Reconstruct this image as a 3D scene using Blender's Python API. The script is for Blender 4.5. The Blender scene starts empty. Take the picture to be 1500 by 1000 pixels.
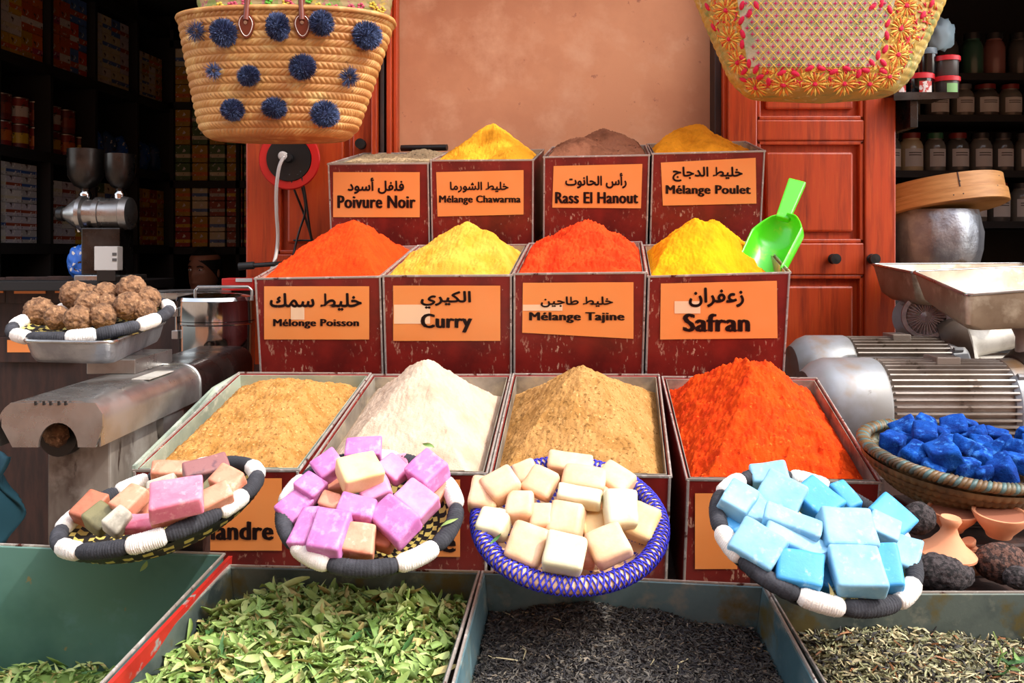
import bpy, math, random
from mathutils import Vector as V, Matrix, noise
random.seed(7)
SC=bpy.context.scene; COL=SC.collection
PI=math.pi
# ---------------- camera, world, sun, exposure ----------------
H0=1.45; F=1300.0; CX=750.0; CY=370.0
cam=bpy.data.cameras.new('camera'); camo=bpy.data.objects.new('camera',cam); COL.objects.link(camo)
camo.location=(0,0,H0); camo.rotation_euler=(PI/2,0,0)
cam.sensor_width=36; cam.lens=36*F/1500; cam.shift_y=-(500-CY)/1500; cam.clip_start=.02; cam.clip_end=60
SC.camera=camo
W=bpy.data.worlds.new('sky'); SC.world=W; W.use_nodes=True
nt=W.node_tree; nt.nodes.clear()
sky=nt.nodes.new('ShaderNodeTexSky'); sky.sky_type='NISHITA'; sky.sun_disc=False
sky.sun_elevation=math.radians(48); sky.sun_rotation=math.radians(130); sky.dust_density=2.0; sky.ozone_density=1.0
hsv=nt.nodes.new('ShaderNodeHueSaturation'); hsv.inputs['Saturation'].default_value=.42
bg=nt.nodes.new('ShaderNodeBackground'); bg.inputs[1].default_value=.58
wo=nt.nodes.new('ShaderNodeOutputWorld')
nt.links.new(sky.outputs[0],hsv.inputs['Color']); nt.links.new(hsv.outputs[0],bg.inputs[0]); nt.links.new(bg.outputs[0],wo.inputs[0])
SUN=V((.58,-.17,.78)).normalized()
sl=bpy.data.lights.new('sun','SUN'); sl.energy=3.5; sl.angle=math.radians(.6); sl.color=(1,.95,.87)
so=bpy.data.objects.new('sun',sl); COL.objects.link(so); so.rotation_euler=SUN.to_track_quat('Z','Y').to_euler(); so.location=(2,-2,5)
SC.view_settings.view_transform='Standard'; SC.view_settings.look='None'; SC.view_settings.gamma=1
SC.view_settings.use_curve_mapping=False; SC.view_settings.exposure=0.0

# ---------------- helpers ----------------
def P(px,py,Y): return V(((px-CX)/F*Y, Y, H0-(py-CY)/F*Y))
def lin(h):
    h=h.lstrip('#'); r=[int(h[i:i+2],16)/255 for i in (0,2,4)]
    return tuple((x/12.92 if x<=.04045 else ((x+.055)/1.055)**2.4) for x in r)+(1,)
def mat(name,base,rough=.5,metal=0.,layers=(),bump=None,sss=0,coat=0,trans=0,emit=None,spec=None,rlayer=None):
    m=bpy.data.materials.new(name); m.use_nodes=True; n=m.node_tree; b=n.nodes['Principled BSDF']
    b.inputs['Roughness'].default_value=rough; b.inputs['Metallic'].default_value=metal
    b.inputs['Base Color'].default_value=lin(base)
    if spec is not None: b.inputs['Specular IOR Level'].default_value=spec
    if sss:
        b.inputs['Subsurface Weight'].default_value=sss; b.inputs['Subsurface Scale'].default_value=.006
        b.inputs['Subsurface Radius'].default_value=(1,.8,.7)
    if coat: b.inputs['Coat Weight'].default_value=coat; b.inputs['Coat Roughness'].default_value=.08
    if trans: b.inputs['Transmission Weight'].default_value=trans
    if layers or bump:
        tc=n.nodes.new('ShaderNodeTexCoord')
    def nz(scale,stretch,detail=5,rgh=.6,off=0):
        mp=n.nodes.new('ShaderNodeMapping'); mp.inputs['Scale'].default_value=stretch; mp.inputs['Location'].default_value=(off,off*.7,off*1.3)
        t=n.nodes.new('ShaderNodeTexNoise'); t.inputs['Scale'].default_value=scale; t.inputs['Detail'].default_value=detail; t.inputs['Roughness'].default_value=rgh
        n.links.new(tc.outputs['Object'],mp.inputs[0]); n.links.new(mp.outputs[0],t.inputs['Vector']); return t.outputs['Fac']
    prev=None
    for i,l in enumerate(layers):
        col,scale,lo,hi=l[:4]; st=l[4] if len(l)>4 else (1,1,1)
        f=nz(scale,st,off=i*3.1+1)
        mr=n.nodes.new('ShaderNodeMapRange'); mr.inputs[1].default_value=lo; mr.inputs[2].default_value=hi
        n.links.new(f,mr.inputs[0]); fac=mr.outputs[0]
        if len(l)>5:   # second, coarser mask
            f2=nz(l[5],(1,1,1),off=i*5+9); m2=n.nodes.new('ShaderNodeMapRange'); m2.inputs[1].default_value=.45; m2.inputs[2].default_value=.6
            n.links.new(f2,m2.inputs[0]); mu=n.nodes.new('ShaderNodeMath'); mu.operation='MULTIPLY'
            n.links.new(fac,mu.inputs[0]); n.links.new(m2.outputs[0],mu.inputs[1]); fac=mu.outputs[0]
        mx=n.nodes.new('ShaderNodeMix'); mx.data_type='RGBA'
        n.links.new(fac,mx.inputs[0])
        if prev: n.links.new(prev,mx.inputs[6])
        else: mx.inputs[6].default_value=lin(base)
        mx.inputs[7].default_value=lin(col); prev=mx.outputs[2]
    if prev: n.links.new(prev,b.inputs['Base Color'])
    if bump:
        s,scale=bump[:2]; st=bump[2] if len(bump)>2 else (1,1,1)
        f=nz(scale,st,detail=8,rgh=.65); bp=n.nodes.new('ShaderNodeBump'); bp.inputs['Strength'].default_value=s; bp.inputs['Distance'].default_value=bump[3] if len(bump)>3 else .002
        n.links.new(f,bp.inputs['Height']); n.links.new(bp.outputs[0],b.inputs['Normal'])
    if rlayer:
        f=nz(rlayer[0],(1,1,1),off=20); mr=n.nodes.new('ShaderNodeMapRange'); mr.inputs[3].default_value=rlayer[1]; mr.inputs[4].default_value=rlayer[2]
        mr.inputs[1].default_value=.35; mr.inputs[2].default_value=.65
        n.links.new(f,mr.inputs[0]); n.links.new(mr.outputs[0],b.inputs['Roughness'])
    if emit: b.inputs['Emission Color'].default_value=lin(emit[0]); b.inputs['Emission Strength'].default_value=emit[1]
    return m
def wm(o):
    m=o.matrix_basis.copy()
    return wm(o.parent)@m if o.parent else m
def tag(o,label=None,cat=None,group=None,kind=None):
    if label: o['label']=label
    if cat: o['category']=cat
    if group: o['group']=group
    if kind: o['kind']=kind
    return o
def thing(name,label,cat,loc,group=None,M=None):
    o=bpy.data.objects.new(name,None); o.empty_display_size=.03; COL.objects.link(o)
    o.matrix_basis=M if M is not None else Matrix.Translation(V(loc))
    return tag(o,label,cat,group)
class MB:
    def __init__(s): s.v=[]; s.f=[]; s.m=[]
    def add(s,vs,fs,mi=0):
        k=len(s.v); s.v+=[tuple(v) for v in vs]; s.f+=[tuple(i+k for i in f) for f in fs]; s.m+=[mi]*len(fs); return s
    def hexa(s,b,t,mi=0):   # b,t: 4 corners each, counter-clockwise seen from above
        return s.add(list(b)+list(t),[(3,2,1,0),(4,5,6,7),(0,1,5,4),(1,2,6,5),(2,3,7,6),(3,0,4,7)],mi)
    def box(s,c,d,R=None,mi=0):
        c=V(c); h=[x/2 for x in d]; R=R or Matrix.Identity(3)
        q=[(-1,-1),(1,-1),(1,1),(-1,1)]
        return s.hexa([c+R@V((a*h[0],b*h[1],-h[2])) for a,b in q],[c+R@V((a*h[0],b*h[1],h[2])) for a,b in q],mi)
    def grid(s,fn,nu,nv,wu=False,wv=False,mi=0,mf=None,flip=False):
        k=len(s.v); cu=nu if wu else nu+1; cv=nv if wv else nv+1
        for j in range(cv):
            for i in range(cu): s.v.append(tuple(fn(i/nu,j/nv)))
        for j in range(nv):
            for i in range(nu):
                a=k+j*cu+i; b=k+j*cu+(i+1)%cu if wu else a+1
                j2=(j+1)%cv if wv else j+1
                c=k+j2*cu+((i+1)%cu if wu else i+1); d=k+j2*cu+i
                s.f.append((d,c,b,a) if flip else (a,b,c,d)); s.m.append(mf(i,j) if mf else mi)
        return s
    def tube(s,pts,r,n=8,closed=False,mi=0,caps=True,rf=None):
        pts=[V(p) for p in pts]; N=len(pts); k=len(s.v); up=None
        for i,p in enumerate(pts):
            a=pts[(i-1)%N] if (closed or i>0) else p; b=pts[(i+1)%N] if (closed or i<N-1) else p
            t=(b-a).normalized()
            if up is None: up=V((0,0,1)) if abs(t.z)<.9 else V((1,0,0))
            x=up.cross(t)
            if x.length<1e-6: x=V((1,0,0)).cross(t)
            x.normalize(); y=t.cross(x); up=y
            rr=rf(i/(N-1 if N>1 else 1)) if rf else r
            for q in range(n):
                an=2*PI*q/n; s.v.append(tuple(p+(x*math.cos(an)+y*math.sin(an))*rr))
        for i in range(N if closed else N-1):
            i2=(i+1)%N
            for q in range(n):
                q2=(q+1)%n; s.f.append((k+i*n+q,k+i*n+q2,k+i2*n+q2,k+i2*n+q)); s.m.append(mi)
        if caps and not closed:
            s.f.append(tuple(k+q for q in reversed(range(n)))); s.m.append(mi)
            s.f.append(tuple(k+(N-1)*n+q for q in range(n))); s.m.append(mi)
        return s
    def lathe(s,prof,n=24,M=None,mi=0,rx=1,ry=1):
        M=M or Matrix.Identity(4); k=len(s.v)
        for r,z in prof:
            for q in range(n):
                a=2*PI*q/n; s.v.append(tuple(M@V((r*rx*math.cos(a),r*ry*math.sin(a),z))))
        for i in range(len(prof)-1):
            for q in range(n):
                q2=(q+1)%n; s.f.append((k+i*n+q,k+i*n+q2,k+(i+1)*n+q2,k+(i+1)*n+q)); s.m.append(mi)
        if prof[0][0]>1e-5: s.f.append(tuple(k+q for q in reversed(range(n)))); s.m.append(mi)
        if prof[-1][0]>1e-5: s.f.append(tuple(k+(len(prof)-1)*n+q for q in range(n))); s.m.append(mi)
        return s
    def mesh(s,name,mats,smooth=None):
        me=bpy.data.meshes.new(name); me.from_pydata(s.v,[],s.f)
        for m in (mats if isinstance(mats,(list,tuple)) else [mats]): me.materials.append(m)
        me.polygons.foreach_set('material_index',s.m); me.update()
        if smooth is not None:
            me.polygons.foreach_set('use_smooth',[True]*len(me.polygons))
            if smooth<179: me.set_sharp_from_angle(angle=math.radians(smooth))
        return me
    def build(s,name,mats,parent=None,smooth=None,bevel=0,local=False,label=None,cat=None,group=None,kind=None):
        if not local:
            if parent: inv=wm(parent).inverted(); off=None
            else:
                xs=[v[0] for v in s.v]; ys=[v[1] for v in s.v]; zs=[v[2] for v in s.v]
                off=V(((min(xs)+max(xs))/2,(min(ys)+max(ys))/2,min(zs))); inv=Matrix.Translation(-off)
            s.v=[tuple(inv@V(v)) for v in s.v]
        me=s.mesh(name,mats,smooth); o=bpy.data.objects.new(name,me); COL.objects.link(o)
        if parent: o.parent=parent
        elif not local: o.location=off
        if bevel:
            md=o.modifiers.new('b','BEVEL'); md.width=bevel; md.segments=2; md.limit_method='ANGLE'; md.angle_limit=math.radians(40)
        return tag(o,label,cat,group,kind)
def inst(me,name,parent=None,M=None,label=None,cat=None,group=None,kind=None):
    o=bpy.data.objects.new(name,me); COL.objects.link(o); o.parent=parent
    if M is not None: o.matrix_basis=M
    return tag(o,label,cat,group,kind)
def copy_tree(o,parent=None):
    c=o.copy(); COL.objects.link(c)
    if parent: c.parent=parent
    for ch in [x for x in o.children]: copy_tree(ch,c)
    return c
def rot(ax,deg): return Matrix.Rotation(math.radians(deg),4,ax)
def TM(v): return Matrix.Translation(V(v))
def ico(sub=3):
    import bmesh
    bm=bmesh.new(); bmesh.ops.create_icosphere(bm,subdivisions=sub,radius=1)
    v=[x.co.copy() for x in bm.verts]; f=[tuple(q.index for q in p.verts) for p in bm.faces]; bm.free(); return v,f
ICO={k:ico(k) for k in (1,2,3,4,5)}
def blob(b,c,R,sub=3,amp=0,freq=1,seed=0,M=None,mi=0,pits=0):
    vs,fs=ICO[sub]; out=[]; M=M or Matrix.Identity(3); c=V(c)
    for p in vs:
        d=1.0
        if amp: d+=amp*noise.fractal(p*freq+V((seed,seed*.7,0)),.8,2,4)
        if pits:
            q=noise.noise(p*freq*5+V((seed,0,seed))); d-=pits*max(0,q-.05)
        out.append(c+M@V((p.x*R[0]*d,p.y*R[1]*d,p.z*R[2]*d)))
    return b.add(out,fs,mi)
def cube_mesh(name,d,m,r=.003,seg=3,amp=.0006,seed=0,cuts=4,freq=60):
    import bmesh
    bm=bmesh.new(); bmesh.ops.create_cube(bm,size=1)
    for v in bm.verts: v.co=V((v.co.x*d[0],v.co.y*d[1],v.co.z*d[2]))*1.0
    rnd=random.Random(seed)
    for v in bm.verts: v.co+=V([rnd.uniform(-1,1)*amp*3 for _ in range(3)])
    bmesh.ops.bevel(bm,geom=list(bm.edges),offset=r,segments=seg,profile=.6,affect='EDGES')
    bmesh.ops.subdivide_edges(bm,edges=[e for e in bm.edges if e.calc_length()>min(d)*.5],cuts=cuts,use_grid_fill=True)
    for v in bm.verts:
        q=noise.noise_vector(v.co*freq+V((seed*3.3,seed,0)))*amp*1.5+noise.noise_vector(v.co*freq*.35+V((seed,0,seed*2.)))*amp*2
        v.co+=q
    me=bpy.data.meshes.new(name); bm.to_mesh(me); bm.free(); me.materials.append(m)
    me.polygons.foreach_set('use_smooth',[True]*len(me.polygons)); return me
# text
AR={'ا':(0xFE8D,0xFE8E),'أ':(0xFE83,0xFE84),'د':(0xFEA9,0xFEAA),'ر':(0xFEAD,0xFEAE),'ز':(0xFEAF,0xFEB0),'و':(0xFEED,0xFEEE)}
for ch,b in (('ت',0xFE95),('ج',0xFE9D),('ح',0xFEA1),('خ',0xFEA5),('س',0xFEB1),('ش',0xFEB5),('ط',0xFEC1),('ع',0xFEC9),('ف',0xFED1),('ك',0xFED9),('ل',0xFEDD),('م',0xFEE1),('ن',0xFEE5),('ي',0xFEF1)):
    AR[ch]=(b,b+1,b+2,b+3)
def shape_ar(t):
    out=[]
    for i,ch in enumerate(t):
        if ch==' ': out.append(' '); continue
        f=AR[ch]; pj=i>0 and t[i-1]!=' ' and len(AR[t[i-1]])==4
        nj=len(f)==4 and i<len(t)-1 and t[i+1]!=' '
        out.append(chr(f[3] if pj and nj else f[1] if pj else f[2] if nj else f[0]))
    return ''.join(reversed(out))
def text_geo(body,bold):
    c=bpy.data.curves.new('t','FONT'); c.body=body; c.offset=0.0 if bold>.02 else .008; c.space_character=1.06 if bold>.02 else 1.0; c.resolution_u=3
    o=bpy.data.objects.new('t',c); COL.objects.link(o); bpy.context.view_layer.update()
    me=o.to_mesh(); vs=[v.co.copy() for v in me.vertices]; fs=[tuple(p.vertices) for p in me.polygons]; o.to_mesh_clear()
    bpy.data.objects.remove(o); bpy.data.curves.remove(c)
    nb=len(vs); f0=list(fs); v0=list(vs); sh=[(-.055,0),(.055,0),(-.028,.016),(.028,-.016)] if bold>.02 else [(-.022,0),(.022,0),(0,.026),(0,-.026)]
    for k,(sx,sy) in enumerate(sh):
        vs+=[v+V((sx,sy,.0)) for v in v0]; fs+=[tuple(i+nb*(k+1) for i in f) for f in f0]
    x0=min(v.x for v in vs); x1=max(v.x for v in vs); y0=min(v.y for v in vs); y1=max(v.y for v in vs)
    return [((v.x-x0)/(x1-x0),(v.y-y0)/(y1-y0)) for v in vs],fs
def on_plane(px,py,p0,n,off=0):
    d=V(((px-CX)/F,1,-(py-CY)/F)); o=V((0,0,H0)); t=(V(p0)+n*off-o).dot(n)/d.dot(n); return o+d*t
def lettering(body,rect,p0,n,off,m,parent,bold=.02,name='lettering'):
    vs,fs=text_geo(body,bold); x0,y0,x1,y1=rect
    b=MB(); b.add([on_plane(x0+(x1-x0)*u,y1+(y0-y1)*v,p0,n,off) for u,v in vs],fs)
    return b.build(name,m,parent)
# ---------------- materials ----------------
M={}
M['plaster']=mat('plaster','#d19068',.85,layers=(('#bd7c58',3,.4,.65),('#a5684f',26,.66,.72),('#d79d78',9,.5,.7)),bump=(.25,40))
M['plaster_shade']=mat('plaster_shade','#3a302b',.9,layers=(('#2a2320',3,.4,.6),))  # darker plaster; the dimness of the shop interior is put into its colour
M['floor']=mat('floor_stone','#8f7d6b',.85,layers=(('#7d6c5c',4,.4,.6),),bump=(.3,20))
M['ceil']=mat('ceiling_board','#3c3a38',.8)
M['wood']=mat('red_wood','#bb4014',.38,layers=(('#8c2a0c',5,.45,.68,(9,9,.8)),('#c04c18',18,.5,.7,(8,8,.5)),('#4a1809',9,.70,.76)),bump=(.12,60,(6,6,.6)),coat=.12)
M['wood_dark']=mat('dark_wood','#3a2118',.6,layers=(('#26150f',8,.4,.6,(6,6,1)),),bump=(.2,40,(5,5,1)))
M['wood_grey']=mat('shelf_black','#171413',.7)
M['maroon']=mat('worn_maroon_paint','#7c1c15',.4,layers=(('#5e130f',14,.4,.65),('#b98a72',150,.585,.63,(1,1,.35),9),('#d8cfc8',75,.715,.725)),bump=(.15,70))
M['tin']=mat('galvanised_tin','#9b9488',.45,.35,layers=(('#6f675b',10,.42,.62),('#b9ad94',24,.5,.7),('#7a3a24',13,.68,.76)),bump=(.15,30))
M['rimtin']=mat('worn_rim_metal','#b3a9a0',.4,.5,layers=(('#5b2a22',45,.60,.66),('#d6d0c8',80,.55,.65)))
M['pale_tin']=mat('pale_green_tin','#aab5a2',.45,.3,layers=(('#8c9a8c',9,.42,.6),('#b5805c',16,.66,.74,(1,1,1)),('#ccd2c0',30,.55,.7)),bump=(.1,30))
M['teal']=mat('teal_tin','#5c8076',.42,.2,layers=(('#3f6258',5,.4,.65),('#74959a',9,.52,.7),('#8a7a55',40,.68,.72)),bump=(.1,20),coat=.15)
M['galv']=mat('weathered_galvanised','#6a868c',.4,.35,layers=(('#486870',9,.42,.6),('#8b938c',30,.54,.68),('#6e6238',14,.56,.68),('#3a1c14',10,.66,.70)),bump=(.2,35),rlayer=(12,.3,.6))
M['galvd']=mat('dirty_dark_tin','#5f6962',.5,.3,layers=(('#3d4847',9,.42,.6),('#7b7e70',34,.55,.68),('#665c38',18,.56,.66),('#2a1712',12,.67,.71)),bump=(.25,35))
M['redpaint']=mat('red_painted_metal','#b3281f',.45,layers=(('#8e918c',40,.60,.66),('#8a1a14',9,.5,.7)),bump=(.1,60))
M['label']=mat('orange_card','#f58f45',.5,layers=(('#f2954e',4,.4,.6),),coat=.35)
M['ink']=mat('black_ink','#2a1512',.45)
M['tape_glare']=mat('glare_tape','#fbd2a8',.1,coat=1.0)  # glossy strip; the sky's glare is painted in as its pale colour
M['steel']=mat('steel','#b5b3b0',.28,.9,layers=(('#8f8b86',8,.4,.65),),bump=(.08,14),rlayer=(10,.18,.45))
M['steel_dark']=mat('dark_steel','#4c4845',.3,.9,rlayer=(10,.2,.4),layers=(('#36322f',8,.4,.6),))
M['chrome']=mat('polished_steel','#c9c9c9',.12,1.0)
M['alum']=mat('aluminium','#a9aaae',.35,.8,layers=(('#8b8c93',14,.4,.6),('#6f5c48',9,.62,.72)),bump=(.5,9,(1,1,1),.012))
M['castbeige']=mat('stained_bakeware','#a3917a',.45,.35,layers=(('#7b6853',6,.4,.62),('#4d3a28',8,.6,.72),('#c0b39d',14,.55,.7)),bump=(.12,20))
M['motor']=mat('grey_motor_paint','#8f939a',.42,.3,layers=(('#7d7a76',7,.4,.62),('#8a6a48',5,.60,.74),('#4f4640',30,.66,.72)),bump=(.15,30))
M['motor_fin']=mat('warm_grey_fins','#a39a92',.45,.3,layers=(('#85786c',8,.42,.62),('#5a4c40',22,.64,.7)))
M['cast_dark']=mat('brown_cast_iron','#5a4a3e',.5,.3,layers=(('#3d312a',8,.4,.6),),bump=(.2,30))
M['cast_pale']=mat('pale_cast_rust','#b9b4aa',.5,.2,layers=(('#b0742e',7,.58,.7),('#948c80',12,.45,.65)))
M['stained']=mat('stained_sheet_metal','#8d8378',.5,.3,layers=(('#4f4036',10,.5,.68,(1,1,.4)),('#aaa399',14,.5,.7),('#3a2a20',22,.64,.7,(2,2,.5))),bump=(.1,30))
M['rubber']=mat('black_rubber','#141313',.5)
M['black']=mat('black_plastic','#1a1918',.35)
M['redplastic']=mat('red_plastic','#c4201c',.35,coat=.2)
M['whitecable']=mat('white_cable','#cfc6be',.45)
M['green']=mat('green_plastic','#4fd61c',.3,layers=(('#9fd020',40,.56,.7,(1,1,1),14),),sss=.15,coat=.2)
M['straw']=mat('straw','#bd8748',.6,layers=(('#a86c35',5,.4,.65),('#d3a865',30,.5,.7),('#74461f',60,.66,.74)),bump=(.35,130))
M['straw_rim']=mat('straw_net','#e0b890',.6,bump=(.3,120))
M['strawblk']=mat('black_dyed_straw','#1b1714',.6)
M['strawyel']=mat('yellow_straw','#cdb763',.55)
M['olive_straw']=mat('olive_brown_straw','#6d5230',.5,layers=(('#45341f',18,.45,.6),('#5f7568',9,.6,.75)),bump=(.3,120))
M['teal_straw']=mat('teal_tinged_straw','#4c6664',.5,layers=(('#3a4038',18,.45,.6),('#8a7a4c',20,.6,.72)),bump=(.3,120))
M['leather']=mat('brown_leather','#6e2f1c',.35,bump=(.15,80))
M['stitch']=mat('white_stitch','#e8ddd2',.6)
M['woolb']=mat('charcoal_wool','#2c2c31',.9,layers=(('#47474d',30,.5,.7),),bump=(.5,300))
M['woolw']=mat('cream_wool','#ece4da',.9,layers=(('#d4c9bb',30,.5,.7),),bump=(.5,300))
M['bluecord']=mat('royal_blue_cord','#2c2cb4',.6,bump=(.3,300))
for i,cc in enumerate(('#43527a','#2c3854','#5b6a94')): M['pom%d'%i]=mat('blue_wool_%d'%i,cc,.9)
def powder(n,c,l,sp=()): M[n]=mat(n,c,.92,layers=tuple(l)+tuple(sp),bump=(.9,420,(1,1,1),.002),spec=.15)
powder('pw_paprika','#e0420a',(('#d03806',25,.4,.62),),(('#a92207',170,.62,.7),))
powder('pw_curry','#dca43e',(('#cf9028',22,.4,.62),),(('#c98a22',150,.64,.72),))
powder('pw_tajine','#ea4414',(('#cf3008',22,.4,.6),),(('#a82406',150,.62,.7),))
powder('pw_saffron','#eb9d05',(('#e08a04',20,.4,.62),),(('#d57f08',150,.66,.72),))
powder('pw_chawarma','#eba227',(('#c67f18',14,.48,.66),),(('#9c5a10',90,.64,.72),))
powder('pw_ras','#a0664a',(('#6d3f2a',14,.45,.66),),(('#4e2a1b',110,.62,.7),))
powder('pw_poulet','#f2991f',(('#d0790f',18,.45,.66),),(('#a9600c',110,.64,.72),))
powder('pw_pepper','#a8906f',(('#8c765a',18,.45,.66),),(('#473a2d',120,.6,.7),))
powder('pw_coriander','#b98549',(('#a06f34',40,.45,.62),),(('#7c5428',210,.55,.66),('#cfa468',200,.58,.70)))
powder('pw_white','#cdb39b',(('#bd9f86',22,.45,.66),),(('#b9977a',200,.66,.72),))
powder('pw_ginger','#b8874e',(('#a3743c',24,.45,.62),),(('#7c5528',180,.56,.64),('#d0a468',170,.6,.68)))
powder('pw_chili','#dd4506',(('#cc3404',30,.42,.62),),(('#a81d03',160,.6,.68),('#ff6a24',140,.62,.7)))
def soapm(n,c,l,sss=.12): M[n]=mat(n,c,.55,layers=l,bump=(.35,60),sss=sss)
soapm('s_lilac','#c87cb4',(('#b864a2',35,.4,.66),('#d89cca',90,.5,.7)))
soapm('s_pink','#d47ca6',(('#de96ba',40,.4,.62),))
soapm('s_rose','#e28498',(('#d46a84',40,.4,.62),('#eea6ac',80,.55,.7)))
soapm('s_salmon','#d99274',(('#c67a5c',50,.45,.62),('#e6b096',90,.55,.7)))
soapm('s_brick','#b0684c',(('#98543c',50,.45,.62),))
soapm('s_cream','#e6c890',(('#e2bd80',30,.45,.62),))
soapm('s_peach','#dba981',(('#e6be9a',26,.42,.62),('#9a6a44',60,.74,.76)))
soapm('s_ivory','#d8d0ae',(('#d0c398',30,.45,.62),('#8a7a50',60,.74,.76)))
soapm('s_olive','#77704c',(('#5f5a3c',40,.45,.62),))
soapm('s_grey','#b9b2a0',(('#8d8676',40,.45,.62),))
soapm('s_marble','#8a5a58',(('#4a3440',22,.5,.58),('#d09a88',16,.56,.62)))
soapm('s_azure','#88bad2',(('#74acca',30,.4,.62),('#a8ccda',80,.55,.7)))
soapm('s_deep','#3f98d0',(('#3f90c6',24,.4,.62),('#86bedc',80,.58,.7)))
M['indigo']=mat('ultramarine_pigment','#1450a8',.9,layers=(('#0b3684',45,.42,.56),('#3f80d4',70,.54,.66)),bump=(.9,160,(1,1,1),.004),spec=.15)
M['indigo2']=mat('dark_pigment','#10459a',.9,layers=(('#0a2f78',40,.45,.6),('#2f6ec8',70,.56,.68)),bump=(.9,160,(1,1,1),.004),spec=.15)
M['nut']=mat('rough_brown_seed','#8f6746',.85,layers=(('#5f4029',90,.45,.6),('#b58a62',120,.56,.68)),bump=(.9,220,(1,1,1),.004))
M['clay']=mat('terracotta','#d68f66',.75,layers=(('#ba6d45',12,.42,.64),),bump=(.15,60))
M['clay_in']=mat('dark_terracotta','#8d5238',.8)
M['pumice']=mat('black_pumice','#473e3e',.9,layers=(('#1c1717',170,.46,.54),),bump=(1,160,(1,1,1),.005))
M['pumice_r']=mat('reddish_pumice','#6a493d',.9,layers=(('#2c1c17',170,.46,.54),),bump=(1,160,(1,1,1),.005))
for i,cc in enumerate(('#8fa85a','#abb974','#6f8f44','#b8a86c','#7f9a4e','#3f6a34')): M['leaf%d'%i]=mat('dried_leaf_%d'%i,cc,.6,bump=(.3,200),sss=.0)
for i,cc in enumerate(('#3b3733','#565048','#232022','#7c7060')): M['tea%d'%i]=mat('tea_%d'%i,cc,.7)
for i,cc in enumerate(('#8b8a64','#5a5640','#b8ab84','#2b2724','#8a5a34')): M['mix%d'%i]=mat('herb_mix_%d'%i,cc,.7)
M['skin']=mat('skin','#a86f55',.55,sss=.1); M['hair']=mat('dark_hair','#14100e',.7); M['shirt']=mat('dark_shirt','#22242a',.8)
M['eye']=mat('eye','#d8cfc8',.3); M['lip']=mat('lip','#7c4238',.5)
M['glass']=mat('jar_glass','#3c4040',.1,coat=.6); M['paper']=mat('paper_label','#c9c6c0',.7); M['printgrey']=mat('print_grey','#55524e',.7)
M['teal_cloth']=mat('teal_cloth','#1f4c58',.9)
# ---------------- the setting ----------------
def S(b,name,m,**k): return b.build(name,m,kind='structure',**k)
GZ=0.0; CZ=H0+1.37
S(MB().box((0,1.5,-.03),(12,16,.06)),'floor',M['floor'])
S(MB().box((0,4.4,CZ+.05),(7,4.0,.1)),'ceiling',M['ceil'])
xl=P(366,0,2.5).x; xr=P(1306,0,2.5).x
S(MB().box(((xl+xr)/2,2.58,CZ/2),(xr-xl,.16,CZ)),'wall_back',M['plaster'])
S(MB().box((0,5.35,CZ/2),(7,.1,CZ)),'wall_interior_back',M['plaster_shade'])
S(MB().box((-2.62,4.0,CZ/2),(.12,2.8,CZ)),'wall_left',M['plaster_shade'])
S(MB().box((2.75,4.0,CZ/2),(.12,2.8,CZ)),'wall_right',M['plaster_shade'])
S(MB().box((0,3.9,CZ/2),(.12,2.5,CZ)),'wall_partition',M['plaster_shade'])
S(MB().box((-3.2,2.6,CZ/2+.2),(1.1,.16,CZ+.4)),'wall_front_left',M['plaster'])
S(MB().box((3.1,2.6,CZ/2+.2),(.7,.16,CZ+.4)),'wall_front_right',M['plaster'])
S(MB().box((0,2.6,CZ+.55),(7.5,.2,1.3)),'wall_lintel',M['plaster'])
aw=thing('awning','unseen dark board awning roof added to shade the wall and shop','awning',(0,2.0,CZ-.1))  # added out of view; its depth decides where the shade line falls
MB().box((0,2.28,CZ-.03),(7.2,.46,.04)).build('roof_board',M['wood_dark'],aw)
for x in (-3.4,-1.2,1.2,3.4): MB().box((x,2.22,CZ-.08),(.05,.56,.05)).build('beam',M['wood_dark'],aw)
MB().tube([V((-3.5,1.99,CZ-.125)),V((3.5,1.99,CZ-.125))],.018,12).build('hanging_rail',M['steel_dark'],aw,smooth=60)
S(MB().box((0,-4.2,2.6),(14,.3,5.2)),'wall_sky_block',M['plaster'])  # unseen wall added behind the camera to cut sky light into the shop
# panelled doors folded back against the wall: pixel rectangles at depth Y
def panel_door(name,Y,x0,x1,stiles,rails,panels,knobs):
    r=bpy.data.objects.new(name,None); COL.objects.link(r); r.location=P((x0+x1)/2,0,Y); r.location.z=0; r['kind']='structure'
    def rect(xa,ya,xb,yb,t,off): a=P(xa,yb,Y-off); b=P(xb,ya,Y-off); return (a,b,t)
    def slab(n,xa,ya,xb,yb,t,off,m,bev=.004):
        a=P(xa,yb,Y); b=P(xb,ya,Y); bb=MB(); bb.box(((a.x+b.x)/2,Y-off,(a.z+b.z)/2),(b.x-a.x,t,b.z-a.z)); return bb.build(n,m,r,bevel=bev)
    slab('back_board',x0,-110,x1,1090,.02,.0,M['wood'])
    for a,b in stiles: slab('stile',a,-110,b,1090,.035,.02,M['wood'])
    for xa,ya,xb,yb in rails: slab('rail',xa,ya,xb,yb,.032,.018,M['wood'])
    for xa,ya,xb,yb in panels:
        fr=slab('panel',xa+14,ya+16,xb-14,yb-16,.022,.014,M['wood'],.006)
        for q in ((xa,ya,xb,ya+6),(xa,yb-6,xb,yb),(xa,ya,xa+6,yb),(xb-6,ya,xb,yb)): slab('moulding',*q,.03,.015,M['wood'],.003)
    for x,y in knobs:
        c=P(x,y,Y-.04); k=MB().lathe([(.012,0),(.014,.006),(.008,.012),(.013,.02),(.014,.03),(.0,.031)],16,TM(c)@rot('X',90)).build('knob',M['black'],r,smooth=50)
    return r
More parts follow.
